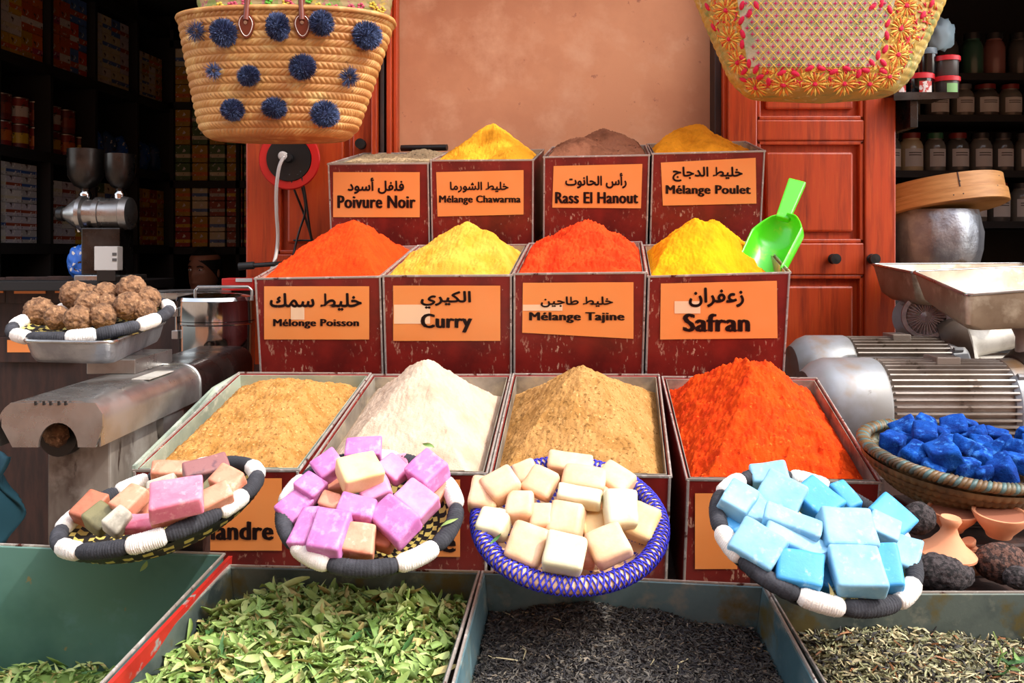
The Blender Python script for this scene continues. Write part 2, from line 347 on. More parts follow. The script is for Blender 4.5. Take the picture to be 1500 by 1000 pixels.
panel_door('door_1',2.46,366,548,[(366,410),(520,548)],[(410,-110,520,-60),(410,372,520,398),(410,1060,520,1090)],[(410,-60,520,372),(410,398,520,1060)],[(530,212)])
S(MB().box((P(552,0,2.44).x,2.44,CZ/2),(.016,.1,CZ)),'trim_1',M['wood'],bevel=.003)
S(MB().box((P(562,0,2.45).x,2.45,CZ/2),(.012,.07,CZ)),'trim_2',M['wood_dark'],bevel=.003)
S(MB().box((P(571,0,2.43).x,2.45,CZ/2),(.014,.08,CZ)),'trim_3',M['wood'],bevel=.003)
S(MB().box((P(580,0,2.45).x,2.46,CZ/2),(.012,.05,CZ)),'trim_4',M['wood'],bevel=.003)
panel_door('door_2',2.44,1062,1304,[(1062,1104),(1259,1304)],[(1104,-110,1259,-70),(1104,178,1259,208),(1104,356,1259,402),(1104,1060,1259,1090)],[(1104,-70,1259,178),(1104,208,1259,356),(1104,402,1259,1060)],[(1219,379),(1276,379)])
S(MB().box((P(1049,0,2.46).x,2.465,CZ/2),(.02,.06,CZ)),'trim_5',M['wood_dark'],bevel=.003)
S(MB().box((P(1058,0,2.45).x,2.455,CZ/2),(.012,.08,CZ)),'trim_6',M['wood'],bevel=.003)
# ---------------- display boxes in three tiers ----------------
DN=V((0,.19,-1)).normalized(); DD=V((150/F,1,255/F))    # down the box and back along the box
def bl(q,u,v):  # quad FL FR BR BL
    return (q[0]*(1-u)+q[1]*u)*(1-v)+(q[3]*(1-u)+q[2]*u)*v
def walls(b,rim,bot,t,which='FRBL'):
    c=sum(rim,V())/4; cb=sum(bot,V())/4
    inn=[r+(c-r)*min(.4,t*1.41/(c-r).length) for r in rim]; ib=[r+(cb-r)*min(.4,t*1.41/(cb-r).length) for r in bot]
    for i,ch in enumerate('FRBL'):
        if ch in which:
            j=(i+1)%4; b.hexa([bot[i],bot[j],ib[j],ib[i]],[rim[i],rim[j],inn[j],inn[i]])
    return inn
def spice_box(rim,h,label,lab=None,group='spice bins',liner='tin',midL=None,midR=None,fill=.45):
    # rim: FL FR BR BL world points
    bot=[r+DN*h for r in rim]
    base=sum(bot,V())/4
    t=thing('spice_box',label,'spice box',base,group)
    b=MB(); walls(b,rim,bot,.004); b.hexa([p+DN*.002 for p in bot],bot); b.build('body',M['maroon'],t,bevel=.0008)
    c=sum(rim,V())/4
    li=[r+(c-r)*(.0065/(c-r).length*1.41) for r in rim]; lb=[r+DN*h*.9 for r in li]
    b=MB(); walls(b,[p-DN*.0005 for p in li],lb,.0012); b.build('liner',M[liner],t)
    loop=[p-DN*.001 for p in rim]
    MB().tube(loop,.0024,6,closed=True).build('rim',M['rimtin'],t,smooth=60)
    for i in (0,1):
        d=(rim[1]-rim[0]).normalized()*( .002 if i==0 else -.002)
        MB().tube([rim[i]+d+V((0,-.0006,0)),bot[i]+d+V((0,-.0006,0))],.0022,5).build('corner_strip',M['rimtin'],t,smooth=60)
    p0=rim[0]; n=(rim[1]-rim[0]).cross(DN).normalized()
    if n.y>0: n=-n
    if lab:
        x0,y0,x1,y1=lab['rect']; cor=lab.get('cor',[(x0,y1),(x1,y1),(x1,y0),(x0,y0)])
        q=[on_plane(x,y,p0,n,.0014) for x,y in cor]; b=MB()
        def lf(u,v):
            s=bl(q,u,v); e=min(u,1-u,v,1-v); return s+n*(.0007*max(0,noise.noise(s*22))+ (.0003 if e>0 else .0006*(noise.noise(s*60)+.6)))
        b.grid(lf,14,8); k=len(b.v); L=14*8
        card=b.build('label_card',M['label'],t,smooth=180)
        for s,r,bd in lab.get('text',[]): lettering(s,r,p0,n,.0030,M['ink'],card,bd)
        for r in lab.get('tape_glare',[]):
            q2=[on_plane(x,y,p0,n,.0024) for x,y in ((r[0],r[3]),(r[2],r[3]),(r[2],r[1]),(r[0],r[1]))]
            MB().grid(lambda u,v:bl(q2,u,v)+n*.0002*math.sin(u*9),6,2).build('glare_tape',M['tape_glare'],card,smooth=180)
    return t,li
def heap(name,label,rim,drop,peaks,m,digs=(),cat='spice heap',nu=150,nv=120,amp=.004,slope=1.3,edge=.004,lump=.0,tip=.12,group='spice heaps',es=-.004):
    c=sum(rim,V())/4; q=[r+(c-r)*(.0008/(c-r).length*1.41) for r in rim]
    d0_,d1_=drop if isinstance(drop,tuple) else (drop*.25,drop*1.2)
    base=[q[0]+DN*d0_,q[1]+DN*d0_,q[2]+DN*d1_,q[3]+DN*d1_]; pk=[]
    for px,py,v0,rad in peaks:
        yy=bl(base,.5,v0).y; w=P(px,py,yy)
        l=bl(base,0,v0); r=bl(base,1,v0); u0=(w.x-l.x)/(r.x-l.x); bz=bl(base,u0,v0).z
        pk.append((w.x,yy,w.z-bz,rad))
    wu=(q[1]-q[0]).length; wv=(q[3]-q[0]).length
    def fn(u,v):
        p=bl(base,u,v); h=0
        for (x,y,H,R) in pk:
            dx,dy=p.x-x,p.y-y; an=math.atan2(dy,dx); rr=R*(1+.10*math.sin(an*3+x*40)+.07*math.sin(an*5+x*90))
            t=math.hypot(dx,dy)/rr; e=tip; s=max(0,1-(math.sqrt(t*t+e*e)-e)); s=s+.06*math.sin(s*PI)*-1
            h=max(h,H*s)
        for (du,dv,dr,dd) in digs: h-=dd*math.exp(-(((u-du)*wu)**2+((v-dv)*wv)**2)/dr**2)
        de=min(u*wu,(1-u)*wu,v*wv,(1-v)*wv)
        dl=d0_*(1-v)+d1_*v; h=min(h,dl+.001+slope*v*wv,dl+es+slope*min(u,1-u)*wu,dl+es+slope*(1-v)*wv)
        nz=noise.fractal(p*38,.9,2.1,4)*amp+noise.fractal(p*190,.8,2,3)*amp*.55
        if lump: nz+=lump*max(0,noise.noise(p*60))
        k=min(1,de/.01); return V((p.x,p.y,p.z+h+nz*k))
    b=MB(); b.grid(fn,nu,nv); return b.build(name,m,smooth=180,label=label,cat=cat,group=group,kind='stuff')
def rim_from(x0,y0,x1,y1,Ya,Yb,s):
    fl=P(x0,y0,Ya); fr=P(x1,y1,Yb); return [fl,fr,fr+DD*s,fl+DD*s]
def Y1(x): return 2.12-(x-480)/640*.10
def Y2(x): return 1.74-(x-373)/785*.11
row1=[
 (480,241,628,240,.21,'maroon bin at the left end of the top row, card reading Poivure Noir',
  dict(rect=(488,252,615,318),text=[('ar:فلفل أسود',(509,260,592,284),.008),('Poivure Noir',(494,286,609,305),.05)]),
  ('ground_spice','flat grey-brown ground pepper in the top row bin marked Poivure Noir','pw_pepper',.014,[(620,219,.85,.10),(560,224,.95,.2)])),
 (630,236,782,235,.21,'maroon bin second from left in the top row, card reading Mélange Chawarma',
  dict(rect=(640,250,767,316),cor=[(641,317),(767,314),(767,249),(639,252)],text=[('ar:خليط الشورما',(659,266,745,282),.008),('Mélange Chawarma',(643,286,763,300),.05)]),
  ('ground_spice','golden yellow cone of ground spice with a browner hollow in the Mélange Chawarma bin','pw_chawarma',.02,[(722,181,.5,.125)])),
 (796,231,952,228,.21,'maroon bin in the top row with a curling card reading Rass El Hanout',
  dict(rect=(808,241,941,306),cor=[(809,304),(939,305),(941,240),(811,243)],text=[('ar:رأس الحانوت',(828,253,918,276),.008),('Rass El Hanout',(813,281,935,298),.05)]),
  ('ground_spice','chocolate brown mound of ground spice in the Rass El Hanout bin','pw_ras',.018,[(885,189,.55,.14),(850,200,.25,.13)])),
 (955,226,1121,222,.21,'maroon bin at the right end of the top row, card reading Mélange Poulet',
  dict(rect=(968,233,1108,300),cor=[(971,301),(1108,298),(1107,231),(968,238)],text=[('ar:خليط الدجاج',(985,244,1088,266),.008),('Mélange Poulet',(975,271,1100,288),.05)]),
  ('ground_spice','orange-ochre mound of ground spice in the Mélange Poulet bin','pw_poulet',.018,[(1018,181,.45,.125),(1000,187,.4,.11)]))]
row2=[
 (373,409,558,406,.22,'maroon bin at the left end of the middle row, card reading Mélonge Poisson',
  dict(rect=(387,419,541,497),text=[('ar:خليط سمك',(395,429,530,455),.008),('Mélonge Poisson',(400,467,526,481),.05)],tape_glare=[(426,446,446,468)]),
  ('ground_spice','red-orange cone of ground paprika in the Mélonge Poisson bin','pw_paprika',.012,[(515,324,.45,.165)])),
 (560,405,750,404,.22,'maroon bin second from left in the middle row, card reading Curry',
  dict(rect=(576,418,733,499),text=[('ar:الكيري',(616,426,690,452),.008),('Curry',(616,459,692,487),.05)],tape_glare=[(577,446,630,474)]),
  ('ground_spice','pale yellow cone of curry powder in the Curry bin','pw_curry',.014,[(684,327,.45,.155)])),
 (752,402,947,400,.22,'maroon bin in the middle row with a loose card reading Mélange Tajine',
  dict(rect=(766,414,928,494),cor=[(765,487),(928,496),(928,413),(766,414)],text=[('ar:خليط طاجين',(792,434,898,450),.008),('Mélange Tajine',(775,457,915,473),.05)],tape_glare=[(766,446,824,455)]),
  ('ground_spice','lumpy deep orange-red heap of ground spice in the Mélange Tajine bin','pw_tajine',.016,[(857,325,.5,.15),(815,352,.35,.11)])),
 (949,406,1158,400,.22,'maroon bin at the right end of the middle row, crumpled card reading Safran',
  dict(rect=(967,412,1139,496),cor=[(967,497),(1139,495),(1138,411),(968,415)],text=[('ar:زعفران',(1009,421,1090,450),.008),('Safran',(1000,459,1099,486),.05)],tape_glare=[(988,441,1026,459)]),
  ('ground_spice','bright golden yellow heap in the Safran bin, dug away at the right beside the scoop','pw_saffron',.014,[(1020,320,.5,.135),(1045,321,.55,.12)]))]
stand_pts=[]
for row,Yf,s,grp in ((row1,Y1,.30,'bins of the top row'),(row2,Y2,.31,'bins of the middle row')):
    for (x0,y0,x1,y1,h,lb,lab,hp) in row:
        rim=rim_from(x0,y0,x1,y1,Yf(x0),Yf(x1),s)
        lab=dict(lab); lab['text']=[(shape_ar(a[3:]) if a.startswith('ar:') else a,r,bd) for a,r,bd in lab['text']]
        t,li=spice_box(rim,h,lb,lab,grp)
        heap(hp[0],hp[1],li,hp[3],hp[4],M[hp[2]],digs={'pw_saffron':((.72,.18,.045,.035),(.9,.4,.05,.04)),'pw_chawarma':((.55,.22,.035,.018),),'pw_ras':((.62,.3,.04,.012),)}.get(hp[2],()),amp=.0045 if 'lumpy' not in hp[1] else .008,group=grp.replace('bins','spice heaps'))
        stand_pts.append([r+DN*(h+.003) for r in rim])
# bottom row pans with higher backs
row3=[
 ([P(195,690,1.27),P(438,690,1.27),P(543,548,1.62),P(350,547,1.62)],'long tin pan at the left of the bottom row holding sandy ground coriander',
  dict(rect=(262,700,413,806),text=[('Coriandre',(190+58,763,401,791),.05)]),
  'pw_coriander','low sandy brown mound of ground coriander in the left pan of the bottom row',(.006,.062),[(405,559,.62,.25),(455,562,.62,.22),(350,600,.45,.19)],'pale_tin',.0045),
 ([P(447,692,1.27),P(713,695,1.27),P(748,550,1.62),P(546,550,1.62)],'long tin pan second from left in the bottom row, holding the white powder cone',
  dict(rect=(520,702,674,815),text=[('Poivre',(546,779,668,809),.05)]),
  'pw_white','tall off-white cone of fine powder in the second pan of the bottom row',.03,[(628,526,.50,.20)],'tin',.003),
 ([P(718,695,1.27),P(983,699,1.27),P(965,550,1.62),P(752,549,1.62)],'long tin pan third from left in the bottom row, holding the tan powder',None,
  'pw_ginger','tan cone of ground ginger in the third pan of the bottom row',.03,[(852,539,.50,.20)],'tin',.004),
 ([P(1006,703,1.27),P(1291,708,1.27),P(1196,555,1.62),P(970,553,1.62)],'long tin pan at the right end of the bottom row, holding the bright orange powder',
  dict(rect=(1018,722,1080,833),text=[]),
  'pw_chili','large vivid orange-red heap of ground chilli in the right pan of the bottom row',.03,[(1085,528,.52,.205),(1110,531,.55,.20)],'tin',.007)]
for rim,lb,lab,m,hl,drop,pk,ln,amp in row3:
    t,li=spice_box(rim,.20,lb,lab,'pans of the bottom row',liner=ln)
    if ln=='pale_tin':   # its left wall stands higher, bent like a scoop
        a,b_=rim[0],rim[3]; up=V((0,0,1)); m1=P(313,567,1.55)
        q=[a+V((-.004,0,0)),b_+V((-.004,0,0))]; bb=MB(); pts=[a,a+(b_-a)*.78,b_]; top=[P(196,682,1.27),m1,P(350,546,1.62)]
        for i in range(2):
            x=V((.0025,0,0)); bb.hexa([pts[i]-x-up*.02,pts[i]+x-up*.02,pts[i+1]+x-up*.02,pts[i+1]-x-up*.02],[top[i]-x,top[i]+x,top[i+1]+x,top[i+1]-x])
        bb.build('side_wall',M['pale_tin'],t)
    heap('ground_spice',hl,li,drop,pk,M[m],amp=amp,nu=170,nv=150,slope=1.0,es=-.026,group='spice heaps of the bottom row',tip=.07 if 'cone' in hl else .16,lump=.004 if 'orange' in hl else 0)
    stand_pts.append([r+DN*.203 for r in rim])
# stepped stand that carries the three tiers
st=thing('display_stand','dark stepped wooden stand carrying the three tiers of bins','stand',(.02,1.8,0))
for lo,hi in ((0,4),(4,8),(8,12)):
    g=stand_pts[lo:hi]; fl=g[0][0]; fr=g[-1][1]; br=g[-1][2]; bk=g[0][3]
    zmin=min(min(p.z for p in q) for q in g)
    pl=[p.copy() for p in (fl,fr,br,bk)]
    for q in g:
        for p in q: pass
    n=(pl[1]-pl[0]).cross(pl[3]-pl[0]).normalized()
    lowest=min(((p-pl[0]).dot(n) for q in g for p in q)); pl=[p+n*(lowest-.002) for p in pl]
    MB().hexa([p-V((0,0,.02)) for p in pl],pl).build('step_board',M['wood_dark'],st)
    ft=[V((p.x,p.y,0)) for p in pl]
    for i in range(4):
        c=sum(pl,V())/4; p=pl[i]+(c-pl[i])*.08; MB().box((p.x,p.y,(p.z-.02)/2),(.04,.04,p.z-.02)).build('leg',M['wood_dark'],st)
    a=pl[0]; b2=pl[1]; MB().hexa([V((a.x,a.y+.012,a.z-.12)),V((b2.x,b2.y+.012,b2.z-.12)),V((b2.x,b2.y+.03,b2.z-.12)),V((a.x,a.y+.03,a.z-.12))],[V((a.x,a.y+.012,a.z-.021)),V((b2.x,b2.y+.012,b2.z-.021)),V((b2.x,b2.y+.03,b2.z-.021)),V((a.x,a.y+.03,a.z-.021))]).build('apron',M['wood_dark'],st)
# ---------------- front bins ----------------
def front_bin(label,back,frontpx,h,m,gr='open tin bins along the front'):
    # back: (BL,BR) as pixel+Y ; frontpx: pixel x where each side rim meets y=1000
    def side(pb,x1000):
        B=P(*pb); s=.189; dz=-.196
        # find s where the sloping rim reaches the row y=1000
        for _ in range(40):
            y=B.y-s; z=B.z+dz*s; py=CY-(z-H0)*F/y; s+=(1000-py)*.0003
        x=(x1000-CX)/F*(B.y-s); k=.40/s; return B,V((B.x+(x-B.x)*k,B.y-.40,B.z+dz*.40))
    BL,FL=side(back[0],frontpx[0]); BR,FR=side(back[1],frontpx[1])
    rim=[FL,FR,BR,BL]; c=sum(rim,V())/4
    bot=[(r+(c-r)*.10)+DN*h for r in rim]
    t=thing('metal_bin',label,'bin',sum(bot,V())/4,gr)
    b=MB(); inn=walls(b,rim,bot,.0035); b.hexa([p+DN*.003 for p in bot],bot); b.build('body',M[m],t,bevel=.0008)
    MB().tube(rim,.0026,6,closed=True).build('rim',M['rimtin'],t,smooth=60)
    return t,rim,bot
binA=front_bin('empty-looking teal green bin at the left end of the front row',((-140,792,1.05),(328,812,1.12)),(-330,150),.20,'teal')
binB=front_bin('tin bin full of dried green leaves',((337,829,1.11),(702,838,1.09)),(165,652),.16,'galvd')
binC=front_bin('tin bin of dark loose tea in the middle of the front row',((707,838,1.09),(1119,858,1.07)),(664,1196),.18,'galv')
binD=front_bin('tin bin of mixed dried herbs at the right end of the front row',((1129,868,1.07),(1590,868,1.07)),(1208,1640),.17,'galvd')
# red painted flange between the first two bins
a=P(330,815,1.118); b_=binA[1][1]; d=(b_-a); n=V((1,0,0)); 
MB().hexa([a+V((.0045,0,-.020)),b_+V((.0045,0,-.020)),b_+V((.007,0,-.020)),a+V((.007,0,-.020))],[a+V((.004,0,.001)),b_+V((.004,0,.001)),b_+V((.009,0,.001)),a+V((.009,0,.001))]).build('flange',M['redpaint'],binA[0],label='red painted flange')
tb=thing('trestle_table','rough wooden table under the front row of bins','table',(0,.9,0))
allb=[p for q in (binA,binB,binC,binD) for p in q[2]]
x0=min(p.x for p in allb); x1=max(p.x for p in allb)
def pz(y): # plane under all bins
    return min(p.z-(p.y-y)*.196 for p in allb)-.006
y0=.66; y1=1.09
MB().hexa([V((x0,y0,pz(y0)-.03)),V((x1,y0,pz(y0)-.03)),V((x1,y1,pz(y1)-.03)),V((x0,y1,pz(y1)-.03))],[V((x0,y0,pz(y0))),V((x1,y0,pz(y0))),V((x1,y1,pz(y1))),V((x0,y1,pz(y1)))]).build('table_top',M['wood_dark'],tb)
for x in (x0+.05,x1-.05):
    for y in (y0+.05,y1-.05): MB().box((x,y,(pz(y)-.03)/2),(.05,.05,pz(y)-.03)).build('leg',M['wood_dark'],tb)
def inner(rim,bot,drop,h,mg=.006):
    k=drop/h; q=[r*(1-k)+b*k for r,b in zip(rim,bot)]; c=sum(q,V())/4; return [p+(c-p)*(mg/(c-p).length*1.41) for p in q]
def leaf_mesh(i,L=.028,Wd=.0082):
    rnd=random.Random(i); c=rnd.uniform(-2.2,2.2); tw=rnd.uniform(-2,2); fold=rnd.uniform(.3,1.2); L*=rnd.uniform(.75,1.25); Wd*=rnd.uniform(.7,1.25)
    vs=[]; fs=[]; N=5
    for k in range(N+1):
        t=k/N; w=Wd*math.sin(PI*min(.98,t*.92+.06))**.8*(1-.3*t); an=c*(t-.5)
        x=math.sin(an)/c*L if abs(c)>.05 else (t-.5)*L
        z=(1-math.cos(an))/c*L if abs(c)>.05 else 0
        for s in (-1,0,1):
            a=tw*(t-.5)+0; yy=s*w/2; zz=abs(s)*w/2*fold
            vs.append((x,yy*math.cos(a)-zz*math.sin(a),z+yy*math.sin(a)+zz*math.cos(a)))
    for k in range(N):
        for s in (0,1):
            a=k*3+s; fs.append((a,a+1,a+4,a+3))
    return vs,fs
LM=[leaf_mesh(i) for i in range(10)]
def scatter(name,quad,hf,n,shapes,mats,scale,tilt,parent=None,rnd=None,label=None,cat=None,lift=.004,vmin=0,weights=None):
    rnd=rnd or random.Random(3); b=MB()
    for _ in range(n):
        u=rnd.random(); v=rnd.uniform(vmin,1); p=bl(quad,u,v); p=p+V((0,0,hf(u,v)+rnd.uniform(-.2,1)*lift))
        R=Matrix.Rotation(rnd.uniform(0,2*PI),3,'Z')@Matrix.Rotation(rnd.gauss(0,tilt),3,'Y')@Matrix.Rotation(rnd.gauss(0,tilt*1.3),3,'X')
        vs,fs=rnd.choice(shapes); s=rnd.uniform(*scale)
        b.add([p+R@(V(q)*s) for q in vs],fs,rnd.choices(range(len(mats)),weights)[0])
    return b
# leaves
q=inner(binB[1],binB[2],.035,.16); hl=lambda u,v:.028*math.sin(PI*min(1,max(0,u)))**.7*(.6+.4*math.sin(v*3))+.010*noise.noise(V((u*6,v*6,1)))-.012*(v>.93)
root=thing('leaf_heap','heap of curled dried green leaves filling the second front bin','herbs',bl(q,.5,.5),None)
lm=[M['leaf%d'%i] for i in range(6)]; wts=[34,30,12,16,22,3]
b=scatter('leaf_bed',q,hl,4900,LM,lm,(.75,1.1),.55,lift=.010,rnd=random.Random(5),vmin=0,weights=wts); b.grid(lambda u,v:bl(q,u,v)+V((0,0,hl(u,v)-.006)),20,20,mi=4)
b.build('leaf_bed',lm,root,smooth=180,kind='stuff')
rnd=random.Random(11); meshes=[]
for i in range(10):
    for c in range(6):
        bb=MB(); bb.add(*LM[i]); meshes.append((bb.mesh('leaf',lm[c],180),c))
inv=wm(root).inverted()
for k in range(300):
    c=rnd.choices(range(6),wts)[0]; me=rnd.choice([m_ for m_,cc in meshes if cc==c]); u,v=rnd.random()*.98+.01,rnd.uniform(.45,.99); p=bl(q,u,v)+V((0,0,hl(u,v)+.009+rnd.random()*.006))
    MT=TM(p)@rot('Z',rnd.uniform(0,360))@rot('Y',rnd.gauss(0,28))@rot('X',rnd.gauss(0,35))@Matrix.Scale(rnd.uniform(.95,1.35),4)
    inst(me,'leaf',root,inv@MT)
# leaves at the bottom of the teal bin
q=inner(binA[1],binA[2],.155,.20); hA=lambda u,v:.035*max(0,1-math.hypot((u-.50)/.42,(v-.62)/.5))
rootA=thing('leaf_heap','few pale dried leaves at the bottom of the teal bin','herbs',bl(q,.5,.5))
b=scatter('x',q,hA,1600,LM,lm,(.6,.95),.4,rnd=random.Random(8),weights=wts,lift=.006); b.grid(lambda u,v:bl(q,u,v)+V((0,0,hA(u,v)-.004)),16,16,mi=4); b.build('leaf_bed',lm,rootA,smooth=180,kind='stuff')
def sliver(i,L=.008,r=.0008):
    rnd=random.Random(i+50); a=rnd.uniform(-.5,.5); N=2; pts=[V((-L/2,0,0)),V((0,a*L*.35,abs(a)*L*.2)),V((L/2,0,0))]
    b=MB().tube(pts,r,3,caps=False,rf=lambda t:r*(.5+1.0*math.sin(PI*(t*.8+.1)))); return b.v,b.f
SL=[sliver(i) for i in range(8)]+[sliver(20+i,.011,.0006) for i in range(4)]
ST=[sliver(40+i,.03,.0007) for i in range(5)]
q=inner(binC[1],binC[2],.052,.18); hc=lambda u,v:.030*math.exp(-((u-.42)/.33)**2-((v-.72)/.5)**2)+.004*noise.noise(V((u*7,v*7,4)))
tm=[M['tea%d'%i] for i in range(4)]
b=scatter('x',q,hc,25000,SL,tm,(.7,1.15),.35,rnd=random.Random(9),weights=[40,22,30,5],lift=.003,vmin=0)
b2=scatter('x',q,hc,14,ST,tm,(.7,1.1),.1,rnd=random.Random(10),lift=.004,vmin=.5)
b.grid(lambda u,v:bl(q,u,v)+V((0,0,hc(u,v)-.001)),60,60,mi=2)
b.build('loose_tea',tm,None,label='low mound of twisted dark loose tea in the middle front bin',cat='tea',kind='stuff')
b2.build('straw_bit',M['mix2'],None,label='pale straw stalks lying on the dark tea',cat='straw',kind='stuff')
q=inner(binD[1],binD[2],.062,.17); hd=lambda u,v:.028*math.exp(-((u-.33)/.35)**2-((v-.7)/.5)**2)+.005*noise.noise(V((u*9,v*9,8)))
xm=[M['mix%d'%i] for i in range(5)]
b=scatter('x',q,hd,14000,SL,xm,(.9,1.6),.4,rnd=random.Random(13),weights=[34,24,20,20,3],lift=.005,vmin=0)
c_=scatter('x',q,hd,2200,LM,xm,(.25,.5),.6,rnd=random.Random(14),weights=[40,20,26,10,4],lift=.006,vmin=0)
b.add(c_.v,c_.f); b.m[-len(c_.m):]=c_.m
c_=scatter('x',q,hd,150,ST,xm,(.7,1.4),.12,rnd=random.Random(15),weights=[5,5,40,5,20],lift=.008,vmin=.4)
b.add(c_.v,c_.f); b.m[-len(c_.m):]=c_.m
b.grid(lambda u,v:bl(q,u,v)+V((0,0,hd(u,v)-.001)),60,60,mi=3)
b.build('dried_herb_mix',xm,None,label='chopped grey-green dried herbs with stalks in the right front bin',cat='herbs',kind='stuff')
# green sprig at the far right
sp=thing('herb_sprig','small fresh green sprig standing in the chopped herbs at the right edge','sprig',P(1472,985,1.0))
MB().tube([P(1455,925,1.0),P(1466,950,1.0),P(1478,985,.99)],.0008,5).build('stem',M['leaf0'],sp)
for i,(x,y,a) in enumerate([(1463,962,120),(1474,972,40),(1484,958,60),(1470,984,150),(1487,980,20),(1494,968,-20)]):
    bb=MB(); R=(Matrix.Rotation(math.radians(a),3,'Y')@Matrix.Rotation(.7,3,'X')); vs,fs=LM[i]; bb.add([P(x,y,.99)+R@(V(v)*.9) for v in vs],fs); bb.build('leaf',M['leaf5' if i%2 else 'leaf2'],sp,smooth=180)
# ---------------- shallow baskets with soaps ----------------
def frame(px,py,Y,tilt,roll): return TM(P(px,py,Y))@rot('Y',-roll)@rot('X',tilt)
def bowl_basket(name,label,M4,R,ry,depth,style,rimr=.0095,phase=0,nseg=16):
    t=thing(name,label,'basket',None,M=M4)
    def prof(t_):  # 0 centre .. 1 rim
        return t_, -depth*(1-max(0,(t_-.35)/.65)**1.9) if t_>.35 else -depth
    NU=120 if style!='braid' else 420; rows=12
    def fn(off):
        def f(u,v):
            a=2*PI*u; r_,z=prof(.02+.95*v); rip=(.0018 if style!='braid' else .0034)*abs(math.sin(PI*v*rows))*(.55+.45*abs(math.sin(a*34+int(v*rows)*1.6)))
            k=1+ (rip+off)/R; return V((math.cos(a)*R*r_*k,math.sin(a)*ry*r_*k,z-off-rip))
        return f
    b=MB()
    if style=='blackyellow': mats=[M['strawyel'],M['strawblk']]; mf=lambda i,j:(1 if ((i//2+(j//2))%2 or j%4==3) else 0)
    elif style=='blue': mats=[M['straw_rim'],M['bluecord']]; mf=lambda i,j:(1 if (i+j)%5==0 else 0)
    else: mats=[M['olive_straw'],M['teal_straw']]; mf=lambda i,j:(0)
    b.grid(fn(0),NU,24 if style!='braid' else 72,wu=True,mf=mf)
    b.grid(fn(.006),NU,24 if style!='braid' else 72,wu=True,mf=mf,flip=True)
    b.build('bowl',mats,t,local=True,smooth=60)
    def ring(a,rr=0,ph=0): return V(((R+rr*math.cos(ph))*math.cos(a),(ry+rr*math.cos(ph))*math.sin(a),rr*math.sin(ph)))
    if style=='blackyellow':
        for k in range(nseg):
            a0=2*PI*(k+phase)/nseg; wht=k%2==0; sp=(.80 if wht else 1.20); a1=a0+2*PI/nseg*sp
            if not wht: a0-=2*PI/nseg*.2; a1=a0+2*PI/nseg*1.2
            n=64; pts=[ring(a0+(a1-a0)*i/n) for i in range(n+1)]; rnd=random.Random(k)
            MB().tube(pts,0,10,rf=lambda q,rnd=rnd,w=wht:rimr*((1.12 if w else 1.0)+rnd.uniform(-.03,.03)+.035*math.sin(q*120))*(1-.35*(abs(q-.5)*2)**8)).build('wool_wrap',M['woolw' if wht else 'woolb'],t,local=True,smooth=180,label='cream wool wrap' if wht else 'charcoal wool wrap')
        # fuzz
    elif style=='blue':
        n=150; MB().tube([ring(2*PI*i/n) for i in range(n)],rimr*.93,10,closed=True).build('rim_core',M['straw_rim'],t,local=True,smooth=180)
        for sgn in (1,-1):
            b=MB()
            for s in range(4):
                N=720; pts=[]
                for i in range(N):
                    a=2*PI*i/N; pts.append(ring(a,rimr*1.04,sgn*a*26+s*PI/2+.25*math.sin(a*17+s)))
                b.tube(pts,.00105,4,closed=True)
            b.build('cord_net',M['bluecord'],t,local=True,smooth=180,label='blue cord net')
    else:
        n=200; nb=90
        for s in range(3):
            pts=[]
            for i in range(n*3):
                a=2*PI*i/(n*3); ph=a*nb/2+s*2*PI/3; pts.append(V(((R+.005*math.cos(ph)*1.3)*math.cos(a),(ry+.0065*math.cos(ph))*math.sin(a),.004*math.sin(ph))))
            MB().tube(pts,.0042,5,closed=True).build('braid',M['teal_straw' if s==1 else 'olive_straw'],t,local=True,smooth=180)
    return t
def soaps(M4,Y,tilt,lst,group,floor,seed=0,kind='soap_block',cat='soap',thick=.026):
    n=(M4.to_3x3()@V((0,0,1))).normalized(); p0=M4.translation
    for i,(px,py,l,w,ang,lay,mk,lb) in enumerate(lst):
        rnd=random.Random(seed*100+i); s=Y/F
        h=floor+lay*.019; p=on_plane(px,py,p0,n,h)
        L=l*s*1.0; Wd=w*s*1.18; T=min(thick,Wd*.8)*rnd.uniform(.9,1.1)
        me=cube_mesh(kind,(L,Wd,T),M[mk],r=(min(.0065,T*.28) if seed==3 else min(.004,T*.22)),seed=seed*37+i)
        Rm=rot('Y',-(M4.to_euler().y*0))@rot('X',tilt+rnd.uniform(-7,9))@rot('Y',rnd.uniform(-9,9))@rot('Z',ang*1.0)
        o=inst(me,kind,None,TM(p)@Rm,lb,cat,group)
